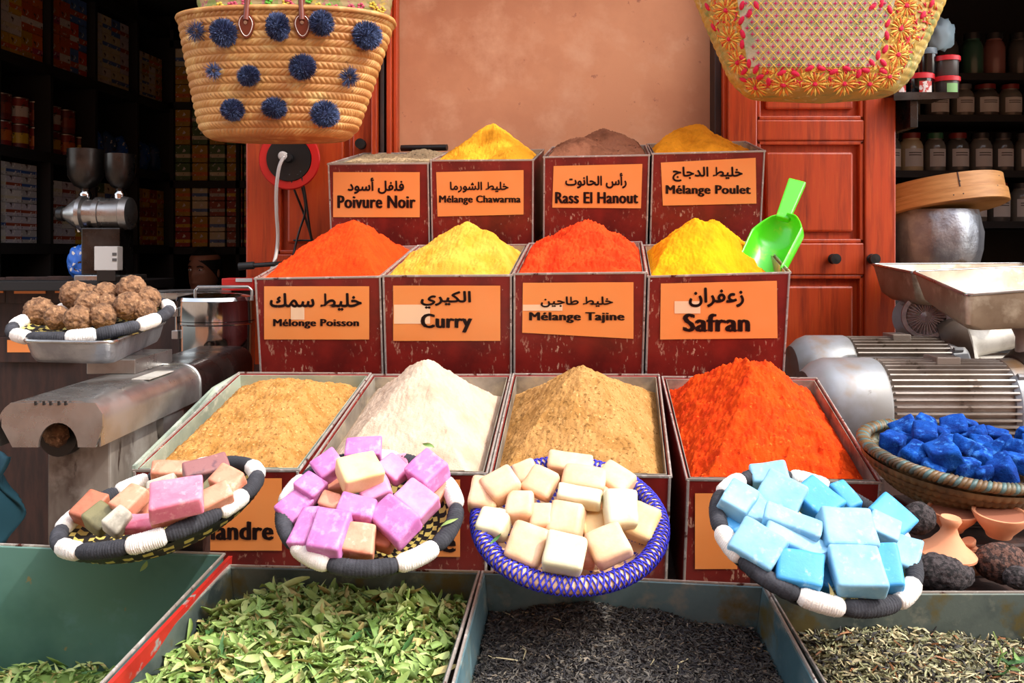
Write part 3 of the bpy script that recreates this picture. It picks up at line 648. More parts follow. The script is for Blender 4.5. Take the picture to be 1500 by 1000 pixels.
# basket 1
B1=frame(236,737,1.06,9,12)
bowl_basket('wool_rim_basket','round basket with striped wool rim holding brown and pink soaps, leftmost of the row',B1,.114,.108,.034,'blackyellow',phase=.55,nseg=14)
soaps(B1,1.06,38,[
 (251,690,60,24,3,.6,'s_salmon','salmon soap bar lying at the back rim of the left basket'),
 (303,688,66,28,28,.8,'s_marble','dark marbled brown soap bar leaning at the back of the left basket'),
 (238,712,44,22,20,.2,'s_grey','greyish soap bar half hidden behind the big pink block'),
 (214,735,44,24,30,.1,'s_brick','dark brick soap under the left edge of the pink block'),
 (308,716,34,18,65,.3,'s_olive','small olive soap standing between marbled and salmon bars'),
 (132,745,46,30,72,.7,'s_brick','brick brown soap at the far left of the left basket'),
 (204,758,40,24,10,-.1,'s_brick','dark brown soap low in the middle of the left basket'),
 (150,759,36,30,58,.9,'s_olive','olive green soap by the lower left rim of the left basket'),
 (172,763,34,26,60,1.0,'s_grey','whitish grey soap beside the olive one'),
 (191,734,44,28,60,1.4,'s_salmon','salmon soap standing diagonally above the grey one'),
 (205,768,44,20,5,.4,'s_rose','pale rosy soap along the front rim of the left basket'),
 (260,754,66,20,14,.7,'s_salmon','long tan soap bar below the big pink block'),
 (333,704,44,28,-28,1.1,'s_salmon','salmon soap tilted at the right rim of the left basket'),
 (313,729,46,24,32,1.0,'s_salmon','salmon soap bar beside the right front rim of the left basket'),
 (259,730,68,42,17,1.9,'s_rose','big bright pink soap block on top of the left basket')],'soaps in the left basket',-.002,1)
# basket 2
B2=frame(543,745,1.03,27,-3)
bowl_basket('wool_rim_basket','round basket with striped wool rim heaped with lilac soaps',B2,.099,.090,.034,'blackyellow',phase=.2,nseg=10)
soaps(B2,1.03,42,[
 (588,677,20,18,10,.6,'s_rose','tiny pale pink soap at the back rim of the lilac basket'),
 (492,709,30,26,0,.5,'s_salmon','salmon soap half hidden under the cream block'),
 (640,719,34,24,60,.4,'s_salmon','thin salmon soap under the uppermost right lilac block'),
 (432,744,46,32,50,.7,'s_lilac','lilac soap at the far left of its basket'),
 (562,790,36,26,-20,.2,'s_brick','dark salmon soap low at the front of the lilac basket'),
 (533,658,56,30,3,1.3,'s_lilac','lilac soap block at the very back of the heap'),
 (576,688,46,27,-42,1.2,'s_pink','pinkish lilac bar behind the cream block'),
 (609,735,56,38,-38,1.1,'s_pink','large rosy lilac block at the right of the heap'),
 (483,683,44,34,38,1.5,'s_lilac','lilac block up at the left beside the cream one'),
 (455,715,38,30,-33,1.3,'s_lilac','small lilac block above the leftmost one'),
 (483,736,28,22,-15,1.1,'s_salmon','small salmon cube in the middle of the lilac heap'),
 (550,720,46,28,24,1.2,'s_pink','pink bar directly below the cream block'),
 (525,792,44,40,86,.9,'s_salmon','cream streaked salmon block by the front rim of the lilac basket'),
 (446,773,60,24,78,1.1,'s_lilac','tall narrow lilac bar standing at lower left'),
 (483,781,66,40,80,1.4,'s_lilac','tall wide lilac block standing at the front'),
 (579,762,64,40,-42,1.5,'s_lilac','large lilac block leaning to lower right'),
 (523,744,52,28,-14,1.8,'s_lilac','pale lilac bar lying across the middle of the heap'),
 (627,692,50,42,48,1.6,'s_lilac','violet lilac block raised at the upper right rim'),
 (527,693,60,40,26,2.3,'s_cream','cream yellow soap block on top of the lilac heap')],'soaps in the lilac basket',-.010,2)
# basket 3
B3=frame(834,762,1.04,27,-1)
bowl_basket('blue_net_basket','round basket with blue netted cord rim heaped with cream soaps',B3,.106,.098,.034,'blue',rimr=.0098)
soaps(B3,1.04,42,[
 (852,757,50,34,10,.3,'s_peach','peach soap under the white bar in the cream heap'),
 (873,770,50,30,20,.4,'s_cream','cream soap partly hidden below the white cube'),
 (857,816,26,26,80,.1,'s_salmon','small salmon soap hidden behind the front white block'),
 (771,693,36,28,20,.8,'s_peach','peach soap at the back left of the cream heap'),
 (880,727,38,30,-30,.8,'s_peach','peach soap tucked under the back right blocks'),
 (836,680,70,28,-5,1.3,'s_peach','long peach bar at the very back of the cream heap'),
 (709,726,50,36,80,1.1,'s_peach','peach block at the far left rim of the cream heap'),
 (900,704,54,38,-38,1.2,'s_peach','peach block at the back right of the cream heap'),
 (940,766,54,36,65,.9,'s_cream','cream block at the far right rim'),
 (723,768,44,34,-20,.9,'s_ivory','ivory block at the lower left rim'),
 (762,744,46,34,85,1.2,'s_peach','upright peach bar left of the centre'),
 (795,760,40,30,82,1.1,'s_peach','small upright peach bar just left of the tall centre one'),
 (829,762,52,42,76,1.2,'s_peach','tall peach block in the centre of the cream heap'),
 (771,798,54,48,-22,1.1,'s_peach','rosy peach block at the lower left front'),
 (891,799,56,44,18,1.2,'s_peach','large peach block at the lower right front'),
 (735,711,50,38,30,1.7,'s_peach','pale peach block lying at upper left of the heap'),
 (793,709,46,38,-30,1.7,'s_peach','peach cube up between the left blocks and the long bars'),
 (855,702,64,32,-12,1.9,'s_peach','long peach bar on top near the back'),
 (849,728,66,26,-15,1.9,'s_ivory','long ivory white bar below the topmost peach bar'),
 (909,747,48,46,0,1.8,'s_ivory','ivory white cube raised at the right of the heap'),
 (827,811,50,46,78,1.7,'s_ivory','ivory white cube at the front centre')],'soaps in the cream basket',-.010,3)
# basket 4
B4=frame(1193,786,.985,27,-11)
bowl_basket('wool_rim_basket','round basket with striped wool rim heaped with sky blue soaps',B4,.109,.096,.034,'blackyellow',phase=.35,nseg=12)
soaps(B4,.985,42,[
 (1215,817,36,28,20,.4,'s_azure','pale blue soap deep in the middle of the heap'),
 (1210,844,40,30,40,.1,'s_deep','darker blue soap deep at the front of the heap'),
 (1075,772,30,24,50,.2,'s_deep','small azure soap at the inner left rim'),
 (1291,776,44,38,60,1.0,'s_azure','pale blue block right of the large centre one'),
 (1126,697,60,30,0,.9,'s_azure','pale blue bar at the back left rim'),
 (1106,746,50,28,62,.9,'s_azure','narrow blue bar between the left blocks'),
 (1238,727,52,24,-68,.9,'s_deep','thin azure bar upright at the back rim'),
 (1080,735,56,38,56,1.2,'s_azure','pale blue block at the far left rim'),
 (1303,760,60,42,-52,1.1,'s_deep','azure block at the right back rim'),
 (1323,813,50,34,62,.5,'s_azure','pale blue block at the far right rim'),
 (1145,727,62,48,-36,1.5,'s_azure','large pale blue block in the back middle'),
 (1196,733,64,44,-52,1.6,'s_deep','large azure block leaning right behind the centre'),
 (1109,800,66,48,-38,1.1,'s_azure','large pale blue block at the lower left rim'),
 (1167,838,62,42,-14,.9,'s_deep','deep azure block at the lower front rim'),
 (1164,796,86,27,-25,1.3,'s_azure','long pale blue slab, lower of the two parallel slabs'),
 (1299,832,66,30,85,1.3,'s_deep','upright azure bar right of the large front block'),
 (1161,766,80,27,-25,1.9,'s_azure','long pale blue slab, upper of the two parallel slabs'),
 (1240,778,74,48,-3,2.1,'s_azure','large pale blue block on top right of centre'),
 (1254,836,66,54,87,1.8,'s_azure','big upright pale blue block at the front')],'soaps in the blue basket',-.010,4)
# indigo basket
B5=frame(1402,664,1.28,9,-5)
bowl_basket('straw_bowl_basket','deep olive straw basket with braided rim holding ultramarine lumps',B5,.128,.120,.060,'braid')
il=[(1309,648,30,28),(1327,628,34,28),(1355,616,30,22),(1356,638,34,32),(1342,662,30,24),(1382,662,40,36),(1396,624,38,28),(1386,644,32,20),(1415,650,40,22),(1424,634,40,22),(1432,664,34,22),(1415,680,36,26),(1461,636,34,24),(1464,655,44,20),(1462,671,30,18),(1465,687,38,26),(1494,652,30,24),(1492,677,34,24),(1420,620,26,16),(1367,682,30,18),(1330,645,28,22),(1375,630,30,20),(1440,648,30,20),(1500,632,30,20),(1440,690,30,18),(1508,664,32,22),(1510,646,26,20),(1345,628,26,20)]
def ordv(i): return ['first','second','third','fourth','fifth','sixth','seventh','eighth','ninth','tenth'][i]
def rowof(q): return 'back' if q[1]<633 else 'second' if q[1]<651 else 'third' if q[1]<673 else 'front'
for i,(x,y,l,w) in enumerate(il):
    rnd=random.Random(i+70); n=(B5.to_3x3()@V((0,0,1))).normalized(); p=on_plane(x,y+4,B5.translation,n,.004+(.012 if i in (5,3,8,16) else 0)+(-.004 if i>18 else 0))
    s=1.28/F; me=cube_mesh('pigment_lump',(l*s,w*s*1.2,min(l,w)*s*1.05),M['indigo' if i%3 else 'indigo2'],r=.005,seg=2,amp=.0014,seed=i,freq=70)
    inst(me,'pigment_lump',None,TM(p)@rot('Z',rnd.uniform(-50,50))@rot('X',rnd.uniform(0,40))@rot('Y',rnd.uniform(-30,30)),'rough ultramarine lump, %s from left in the %s row of the basket'%(ordv(sum(1 for q in il if rowof(q)==rowof((x,y)) and q[0]<x)),rowof((x,y))),'pigment','ultramarine lumps in the straw basket')
# dark ledge with blocks that prop the four soap baskets up
lg=thing('basket_ledge','narrow dark plank with blocks propping up the soap baskets behind the front bins','ledge',(0,1.16,0))
lz=H0-.475
MB().box((-.06,1.165,lz-.012),(.90,.07,.024)).build('plank',M['wood_dark'],lg)
for x in (-.48,.34): MB().box((x,1.165,(lz-.024)/2),(.04,.05,lz-.024)).build('post',M['wood_dark'],lg)
for Mx,tl_ in ((B1,9),(B2,27),(B3,27),(B4,27)):
    c=Mx.translation; yy=1.145; dy=(yy-c.y); zt=c.z+dy*math.tan(math.radians(tl_))-.056
    MB().box((c.x,yy,(lz+zt)/2),(.05,.028,zt-lz)).build('prop_block',M['wood_dark'],lg)
# small leaves fallen on rims
for nm,px,py,Y,k in (('teal bin back wall',212,830,1.075,0),('back rim of the lilac basket',627,652,1.11,2),('right rim of the lilac basket',658,764,1.0,0),('front rim of the cream basket',726,790,.985,5),('front rim of the blue basket',1218,868,.90,3)):
    b=MB(); rnd=random.Random(px); R=Matrix.Rotation(1.0,3,'X')@Matrix.Rotation(rnd.uniform(0,3),3,'Z'); vs,fs=LM[px%10]; b.add([P(px,py,Y)+R@(V(v)*.75) for v in vs],fs)
    b.build('leaf',M['leaf%d'%k],smooth=180,label='stray dried leaf caught on the '+nm,cat='leaf',group='stray leaves')
# ---------------- green scoop ----------------
sc=thing('scoop','bright green plastic scoop stuck in the yellow heap of the Safran bin','scoop',P(1130,380,1.76))
A=P(1152,318,1.80); Bp=P(1112,400,1.72); ax=(Bp-A).normalized(); L=(Bp-A).length
op=V((-.62,-.62,.25)); op=(op-ax*op.dot(ax)).normalized(); sd=ax.cross(op).normalized()
def trough(u,v,k=1.0):
    t=-.0+v; r=.050*min(1,(t/.30))**.5*(1-.12*t)*k+.004
    an=(u-.5)*PI*1.05; cut=.0
    return A+ax*(t*L+ (0.020*math.cos(an) if t>.6 else 0)*(t-.6)*2)+sd*math.sin(an)*r-op*math.cos(an)*r*.95+op*.01
b=MB(); b.grid(trough,24,20); o=b.build('blade',M['green'],sc,smooth=180); md=o.modifiers.new('s','SOLIDIFY'); md.thickness=.0022
h0=P(1146,322,1.80); h1=P(1168,266,1.84); d=(h1-h0).normalized(); w=V((.94,0,.35)).normalized(); w=(w-d*w.dot(d)).normalized(); nn=d.cross(w)
def hb(a,b_,wa,wb,ta,tb): return [a-w*wa-nn*ta,a+w*wa-nn*ta,a+w*wa+nn*ta,a-w*wa+nn*ta],[b_-w*wb-nn*tb,b_+w*wb-nn*tb,b_+w*wb+nn*tb,b_-w*wb+nn*tb]
MB().hexa(*hb(h0,h1,.014,.018,.008,.008)).build('handle',M['green'],sc,bevel=.003)
# ---------------- hanging totes ----------------
def tote(C,zb,zt,wb,wt,db,dt,skew=0,pw=2.4):
    def f(a,t,off=0):
        ct,st_=math.cos(a),math.sin(a); q=(abs(ct)**pw+abs(st_)**pw)**(-1/pw)
        e=max(0,.12-t)/.12; k=1-.11*e*e
        Wd=(wb+(wt-wb)*t**.9)*k+off; D=(db+(dt-db)*t)*k+off
        return V((C[0]+skew*t+q*ct*Wd,C[1]+q*st_*D,zb+(zt-zb)*t))
    return f
def surf_at(f,px,py,off=0,zb=0,zt=1):
    # find front-surface point (a in -pi..0) whose projection is px,py
    best=None; a=-PI/2; t=.5
    for it in range(60):
        p=f(a,t,off); qx=CX+p.x*F/p.y; qy=CY-(p.z-H0)*F/p.y
        ex=px-qx; ey=py-qy
        p2=f(a+.01,t,off); dx=(CX+p2.x*F/p2.y-qx)/.01
        p3=f(a,t+.01,off); dy=(CY-(p3.z-H0)*F/p3.y-qy)/.01
        if abs(dx)<30: dx=30
        a+=max(-.2,min(.2,ex/dx))*.7; t+=max(-.2,min(.2,ey/dy))*.7; a=max(-PI+.05,min(-.05,a)); t=max(0.02,min(1.2,t))
    p=f(a,t,off); e=.02; n=(f(a+e,t)-f(a-e,t)).cross(f(a,t+e)-f(a,t-e)).normalized()
    if n.y>0: n=-n
    return p,n,a,t
Yt=2.02; zb=P(0,205,Yt).z; zt=P(0,33,Yt).z
TL=tote((P(408,0,Yt).x,Yt),zb,zt,.168,.240,.085,.125,skew=.020)
tl=thing('straw_tote','hanging straw tote bag dotted with navy blue pom-poms','bag',P(415,205,Yt))
NR=17
def weave(a,t,rows=NR,nst=110,amp=.0036):
    r=t*rows; k=int(r); fr=r-k; sg=1 if k%2 else -1
    rib=math.sin(PI*min(1,max(0,fr)))**.6
    ph=a/(2*PI)*nst+sg*fr*1.1; stt=abs(math.sin(PI*ph))**.6
    return amp*(rib*.35+stt*.75*rib)
b=MB(); b.grid(lambda u,v:TL(2*PI*u,v,weave(2*PI*u,v)),1000,187,wu=True); b.grid(lambda u,v:TL(2*PI*u,v,-.004),60,4,wu=True,flip=True)
b.build('body',M['straw'],tl,smooth=180)
b=MB(); N=160
def botf(u,v): p=TL(2*PI*u,.0); c=V((P(408,0,Yt).x,Yt,zb)); q=c+(p-c)*(1-v); q.z=zb-.004*math.sin(min(1,v*2)*PI/2)+.0018*abs(math.sin(v*20)); return q
b.grid(botf,N,30,wu=True,flip=True); b.build('base',M['straw'],tl,smooth=180)
pts=[TL(2*PI*i/240,1.0,.001) for i in range(240)]
MB().tube(pts,.0065,8,closed=True).build('rim_braid',M['straw'],tl,smooth=180)
def pom_mesh(i,ragged=False):
    rnd=random.Random(i+5); b=MB()
    if not ragged: blob(b,(0,0,0),(.72,.72,.72),2)
    n=2600 if not ragged else 420
    for _ in range(n):
        z=rnd.uniform(-1,1); a=rnd.uniform(0,2*PI); q=math.sqrt(1-z*z); d=V((q*math.cos(a),q*math.sin(a),z))
        l=rnd.uniform(.9,1.03) if not ragged else rnd.uniform(.5,1.35)
        s=d.cross(V((rnd.random(),rnd.random(),rnd.random()))).normalized()*(.026 if not ragged else .035); sw=V([rnd.uniform(-.12,.12) for _ in range(3)])
        p0=d*.45; p1=d*l+sw; b.add([p0-s,p0+s,p1+s*.7,p1-s*.7],[(0,1,2,3)],rnd.choice((0,0,1,1,2) if ragged else (0,0,0,1,1,2)))
    return b.mesh('pompom',[M['pom0'],M['pom1'],M['pom2']])
PM=[pom_mesh(i) for i in range(3)]; PR=[pom_mesh(i+9,True) for i in range(2)]
invt=wm(tl).inverted()
for i,(x,y,r,rg) in enumerate([(287,46,13,1),(328,48,20,0),(407,39,20,0),(471,34,19,0),(538,52,21,0),(313,104,11,1),(364,111,19,0),(443,98,19,0),(512,113,13,1),(341,161,20,0),(402,158,20,0),(476,167,20,0)]):
    p,n,_,_=surf_at(TL,x,y,.014); s=r*1.92/F
    sy=1.0 if i not in (6,9,10) else .8
    inst(PR[i%2] if rg else PM[i%3],'pompom',tl,invt@TM(p)@rot('Z',i*50)@Matrix.Diagonal((s*1.05,s*.85,s*sy,1)))
for x,ty in ((361,28),(443,28)):
    p,n,a,t_=surf_at(TL,x,36,.004); X=V((math.cos(.0),0,0)); X=(X-n*X.dot(n)).normalized(); Yv=n.cross(X); Yv=Yv if Yv.z>0 else -Yv
    out=[]; 
    for k in range(24):
        an=2*PI*k/24; r=.023*(1+ .25*max(0,-math.sin(an))**2); out.append((math.cos(an)*r*.8*(1-.25*max(0,-math.sin(an))),math.sin(an)*r*1.05))
    b=MB(); b.add([p+n*.0005+X*u+Yv*v for u,v in out]+[p+n*.004+X*u*.95+Yv*v*.95 for u,v in out],[tuple(range(24,48))]+[(i,(i+1)%24,24+(i+1)%24,24+i) for i in range(24)])
    pa=b.build('leather_patch',M['leather'],tl)
    MB().tube([p+n*.0042+X*u*.8+Yv*v*.8 for u,v in out],.0008,4,closed=True).build('stitching',M['stitch'],pa)
    MB().lathe([(.004,0),(.004,.002),(0,.0025)],12,TM(p+n*.004+Yv*.004)@(n.to_track_quat('Z','Y').to_matrix().to_4x4())).build('rivet',M['chrome'],pa,smooth=60)
xa=surf_at(TL,361,30,.006)[0]; xb=surf_at(TL,443,30,.006)[0]
for yo in (0,):
    pts=[xa+V((0,-.004,0))]; top=.34
    for k in range(1,16): q=k/16; pts.append(xa.lerp(xb,q)+V((0,.05*math.sin(PI*q)-.004,top*math.sin(PI*q)**.6)))
    pts.append(xb+V((0,-.004,0))); MB().tube(pts,.0065,8).build('handle',M['leather'],tl,smooth=60)
MB().tube([pts[8]+V((0,0,-.005)),V((pts[8].x,pts[8].y+.02,CZ-.05))],.003,6).build('hanging_cord',M['black'],tl)
# printed tote behind it
z2=P(0,44,2.3).z
T3=tote((P(432,0,2.3).x,2.30),z2,z2+.30,.235,.290,.06,.10)
t3=thing('printed_tote','pastel flower embroidered straw bag hanging behind the pom-pom tote','bag',(P(432,0,2.3).x,2.3,z2))
M['pastel']=mat('pastel_straw','#b9a070',.7,layers=(('#8f9a52',30,.5,.56),('#b76a72',34,.54,.6),('#d0b65a',40,.55,.62)),bump=(.4,120))
MB().grid(lambda u,v:T3(2*PI*u,v,weave(2*PI*u,v,16,120,.002)),500,100,wu=True).build('body',M['pastel'],t3,smooth=180)
MB().grid(lambda u,v:T3(2*PI*u,.0).lerp(V((P(432,0,2.3).x,2.3,z2-.003)),v),60,4,wu=True,flip=True).build('base',M['pastel'],t3,smooth=180)
for k in range(26):
    rnd=random.Random(k); x=rnd.uniform(292,572); y=rnd.uniform(-12,16); p,n,_,_=surf_at(T3,x,y,.003); b=MB()
    for q in range(5):
        a=2*PI*q/5; blob(b,p+V((math.cos(a)*.006,0,math.sin(a)*.006)),(.005,.003,.004),1)
    mm=('petal_pink','petal_green','petal_yel')[k%3]
    if mm not in M: M[mm]=mat(mm,{'petal_pink':'#d0566e','petal_green':'#6cbf3c','petal_yel':'#e6c94e'}[mm],.6)
    b.build('flower',M[mm],t3,smooth=180)
MB().tube([P(432,-170,2.3),V((P(432,0,2.3).x,2.3,CZ-.05))],.003,6).build('hanging_cord',M['black'],t3)
# right embroidered tote
Yr=1.98; zb=P(0,140,Yr).z; zt=zb+.40
M['gold']=mat('gold_green_straw','#b39a52',.65,layers=(('#c99a3a',8,.4,.6),('#8e8f4c',30,.52,.64),('#cfc08a',50,.58,.66)),bump=(.5,160))
M['magenta']=mat('magenta_wool','#d0103e',.8,bump=(.4,300)); M['yarn_y']=mat('yellow_yarn','#e3bf52',.8); M['yarn_o']=mat('orange_yarn','#d97628',.8); M['fieldc']=mat('pale_green_straw','#b9b294',.7,layers=(('#c9bca0',50,.5,.65),('#98a07c',30,.5,.6)),bump=(.5,200))
M['crossc']=mat('crimson_yarn','#b8205a',.8)
TR=tote((P(1201,0,Yr).x,Yr),zb,zt,.176,.345,.10,.16,pw=2.5)
tr=thing('embroidered_tote','hanging bag embroidered with magenta petals, crosses and orange flowers','bag',P(1200,140,Yr))
MB().grid(lambda u,v:TR(2*PI*u,v,weave(2*PI*u,v,26,150,.0022)),600,170,wu=True).build('body',M['gold'],tr,smooth=180)
c=V((P(1201,0,Yr).x,Yr,zb-.006)); MB().grid(lambda u,v:TR(2*PI*u,.0).lerp(c,math.sin(v*PI/2))+V((0,0,-.012*math.sin(v*PI/2))),100,10,wu=True,flip=True).build('base',M['gold'],tr,smooth=180)
MB().tube([TR(2*PI*i/160,1.0) for i in range(160)],.006,8,closed=True).build('rim_braid',M['gold'],tr,smooth=180)
for sx in (-.1,.1):
    a=V((c.x+sx-.06,Yr-.14,zt)); b_=V((c.x+sx*0+.0,Yr,zt+.25))
MB().tube([V((c.x-.12,Yr-.15,zt)),V((c.x-.1,Yr-.1,zt+.2)),V((c.x,Yr,zt+.30)),V((c.x+.1,Yr-.1,zt+.2)),V((c.x+.12,Yr-.15,zt))],.007,8).build('handle',M['leather'],tr,smooth=60)
MB().tube([V((c.x,Yr,zt+.295)),V((c.x,Yr,CZ-.05))],.003,6).build('hanging_cord',M['black'],tr)
# pale embroidered field, raised slightly
def fld(px,py): return surf_at(TR,px,py,.0035)
edgeL=lambda y:1092+ (0 if y<70 else (y-70)*.55); edgeR=lambda y:1294-(0 if y<40 else (y-40)*.42)
gx,gy=30,14; cache={}
def ff(u,v):
    y=-45+v*143; xl_=1080+max(0,y)*.16; xr_=1312-max(0,y)*.32; return fld(xl_+(xr_-xl_)*u,y)[0]
gb=MB(); gb.grid(ff,gx,gy); gb.build('pale_field',M['fieldc'],tr,smooth=180)
def stroke(b,p,n,ang,l,w,h=.0012,mi=0):
    X=V((1,0,0)); X=(X-n*X.dot(n)).normalized(); Z=n.cross(X); Z=Z if Z.z>0 else -Z
    d=X*math.cos(ang)+Z*math.sin(ang); e=n.cross(d).normalized()
    q=[p-d*l/2,p+e*w/2,p+d*l/2,p-e*w/2]; k=[x-n*.001 for x in q]; tpt=p+n*h
    b.add(q+[tpt],[(0,1,4),(1,2,4),(2,3,4),(3,0,4)],mi)
cb=MB(); lb_=MB()
row=0
for jy in range(-40,100,9):
    row+=1
    for jx in range(-7,8):
        x=1194+jx*14.5+(7.2 if row%2 else 0)+ (jy*.05); 
        if not(1086+max(0,jy)*.2<x<1306-max(0,jy)*.36): continue
        p,n,_,_=fld(x,jy); 
        stroke(cb,p+n*.0015,n,0,.0125,.0035); stroke(cb,p+n*.0015,n,PI/2,.0125,.0035)
        p,n,_,_=fld(x+7.2,jy); 
        for a in (PI/4,-PI/4): stroke(lb_,p+n*.001,n,a,.026,.0025)
cb.build('cross_stitches',M['crossc'],tr,kind='stuff'); lb_.build('lattice_yarn',M['yarn_y'],tr,kind='stuff')
pet=[(1087,8,70),(1108,8,-70),(1098,20,80),(1086,30,55),(1088,50,-75),(1087,65,80),(1087,85,-50),(1097,93,80),(1107,102,60),(1090,105,30),(1089,117,-30),(1126,120,85),(1113,113,20),(1145,107,25),(1165,108,-30),(1186,100,30),(1203,100,-20),(1221,105,30),(1240,100,-20),(1258,108,80),(1268,103,-10),(1277,92,-50),(1294,105,-15),(1294,92,-40),(1286,81,85),(1297,72,65),(1299,52,-75),(1300,34,70),(1303,14,-60),(1291,5,80),(1278,10,40),(1296,-8,60),(1088,-10,60),(1365,5,70),(1352,22,60),(1036,10,-70),(1045,40,-70)]
for x,y,a in pet:
    p,n,_,_=surf_at(TR,x,y,.003); b=MB(); M3=(n.to_track_quat('Y','Z').to_matrix()); blob(b,p,(.0105,.0035,.0055),2,M=M3@Matrix.Rotation(math.radians(a),3,'Y')); b.build('petal',M['magenta'],tr,smooth=180)
for x,y in [(1063,15),(1068,57),(1080,92),(1107,131),(1148,132),(1194,124),(1237,124),(1274,123),(1303,112),(1320,42),(1316,80),(1328,8),(1062,-22),(1330,-25)]:
    p,n,_,_=surf_at(TR,x,y,.003); b=MB()
    for k in range(18):
        a=2*PI*k/18; X=V((1,0,0)); X=(X-n*X.dot(n)).normalized(); Z=n.cross(X); pp=p+(X*math.cos(a)+Z*math.sin(a))*.0175
        Zs=Z if Z.z>0 else -Z; ang=math.atan2((X*math.cos(a)+Z*math.sin(a)).dot(Zs),math.cos(a)); stroke(b,pp,n,ang,.022,.0055,.002,k%2)
    blob(b,p,(.006,.003,.006),1,mi=2); b.build('flower',[M['yarn_y'],M['yarn_o'],M['magenta']],tr)
b=MB(); rnd=random.Random(4)
for k in range(2400):
    x=rnd.uniform(1040,1372); y=rnd.uniform(-20,146)
    if 1084<x<1305 and y<98: continue
    lim=1201+ (1 if x>1201 else -1)*(100+ (140-y)*.60)
    if (x>1201 and x>lim) or (x<1201 and x<lim): continue
    p,n,_,_=surf_at(TR,x,y,.002); stroke(b,p,n,rnd.uniform(0,PI),.016,.005,.002,rnd.choice((0,0,1,1,2)))
b.build('loose_stitches',[M['yarn_y'],M['yarn_o'],M['magenta']],tr,kind='stuff')
# ---------------- left: stainless machine, tray, ball basket, pot ----------------
def rbox(name,m,parent,x0,x1,y0,y1,z0,z1,bev=.003,**k):
    return MB().box(((x0+x1)/2,(y0+y1)/2,(z0+z1)/2),(x1-x0,y1-y0,z1-z0)).build(name,m,parent,bevel=bev,**k)
mc=thing('grinding_machine','stained stainless machine with a half round cover, below the brown ball basket','machine',(-.62,1.55,0))
zt=H0-.200; zb_=H0-.262; xa,xb=-.695,-.556; ya,yb=1.20,1.90
sec=[]; r=.032
for k in range(9): a=PI/2*k/8; sec.append((xb-r+r*math.sin(a),zt-r+r*math.cos(a)))
secL=[(xa+r-r*math.sin(PI/2*k/8),zt-r+r*math.cos(PI/2*k/8)) for k in range(9)]
prof=[(xa,zb_)]+secL[::-1]+sec+[(xb,zb_)]
def loft(y0,y1,pr,b,t=.002,n=1,caps=False):
    N=len(pr)
    for q in range(2):
        pass
    vs=[];fs=[]
    c=V(((xa+xb)/2,0,zb_))
    for y in (y0,y1):
        for x,z in pr: vs.append((x,y,z))
        for x,z in pr: vs.append((x+(c.x-x)*.03,y,z-(.003 if z>zb_ else 0)))
    for i in range(N-1):
        fs+= [(i,i+1,2*N+i+1,2*N+i),(N+i+1,N+i,3*N+i,3*N+i+1),(i+1,i,N+i,N+i+1),(2*N+i,2*N+i+1,3*N+i+1,3*N+i)]
    b.add(vs,fs)
b=MB(); loft(ya,1.58,prof,b); b.build('cover',M['steel'],mc,smooth=50)
b=MB(); loft(1.584,yb,[(x*1.0,z+.0005) for x,z in prof],b); b.build('rear_cover',M['steel_dark'],mc,smooth=50,label='blackened rear cover')
MB().tube([(x,1.582,z+.001) for x,z in prof],.003,6).build('joint_band',M['steel'],mc,smooth=60)
# front plate with an arch
b=MB(); out=[P(15,590,1.195),P(2,606,1.195),P(2,625,1.195),P(18,655,1.195),P(54,655,1.195)]
arch=[P(85+29*math.cos(a),655-36*math.sin(a),1.195) for a in [PI-PI*k/14 for k in range(15)]]
out+=arch+[P(140,655,1.195),P(150,625,1.195),P(150,606,1.195),P(139,590,1.195)]
n=len(out); vs=[v for v in out]+[v+V((0,.004,0)) for v in out]
b.add(vs,[tuple(range(n)),tuple(range(2*n-1,n-1,-1))]+[(i,n+i,n+(i+1)%n,(i+1)%n) for i in range(n)]); b.build('front_plate',M['steel'],mc)
for x in (50,62,72,84,94): rbox('slot',M['black'],mc,P(x,0,1.19).x-.001,P(x,0,1.19).x+.001,1.192,1.195,P(0,594,1.19).z,P(0,588,1.19).z,0)
MB().lathe([(.0,0),(.026,0),(.028,.03),(.03,.2),(0,.2)],24,TM(P(85,642,1.25))@rot('X',-90)).build('worm_tube',M['black'],mc,smooth=40)
b=MB(); blob(b,P(82,636,1.235),(.018,.01,.016),3,.25,3,5); b.build('ground_meal',M['nut'],mc,smooth=180,label='brown ground meal in the outlet')
rbox('side_panel',M['stained'],mc,-.665,-.575,1.27,1.62,H0-.62,zb_+.004)
rbox('base',M['cast_dark'],mc,-.69,-.55,1.3,1.88,.5,H0-.6)
MB().lathe([(0,0),(.045,0),(.045,.012),(.030,.016),(0,.016)],28,TM((-.576,1.48,H0-.275))@rot('Y',90)).build('pulley',M['steel'],mc,smooth=40)
for x,y in ((190,545),(205,537),(222,532)): MB().lathe([(.003,0),(.003,.02),(0,.02)],10,TM(P(x,y+6,1.55))).build('bolt',M['chrome'],mc,smooth=50)
rbox('nameplate',M['cast_pale'],mc,-.60,-.572,1.40,1.50,zt-.0004,zt+.0008,0)
for k in range(4):
    x=-.66+.08*(k%2); y=1.32+.5*(k//2); rbox('leg',M['cast_dark'],mc,x,x+.04,y,y+.04,0,.5)
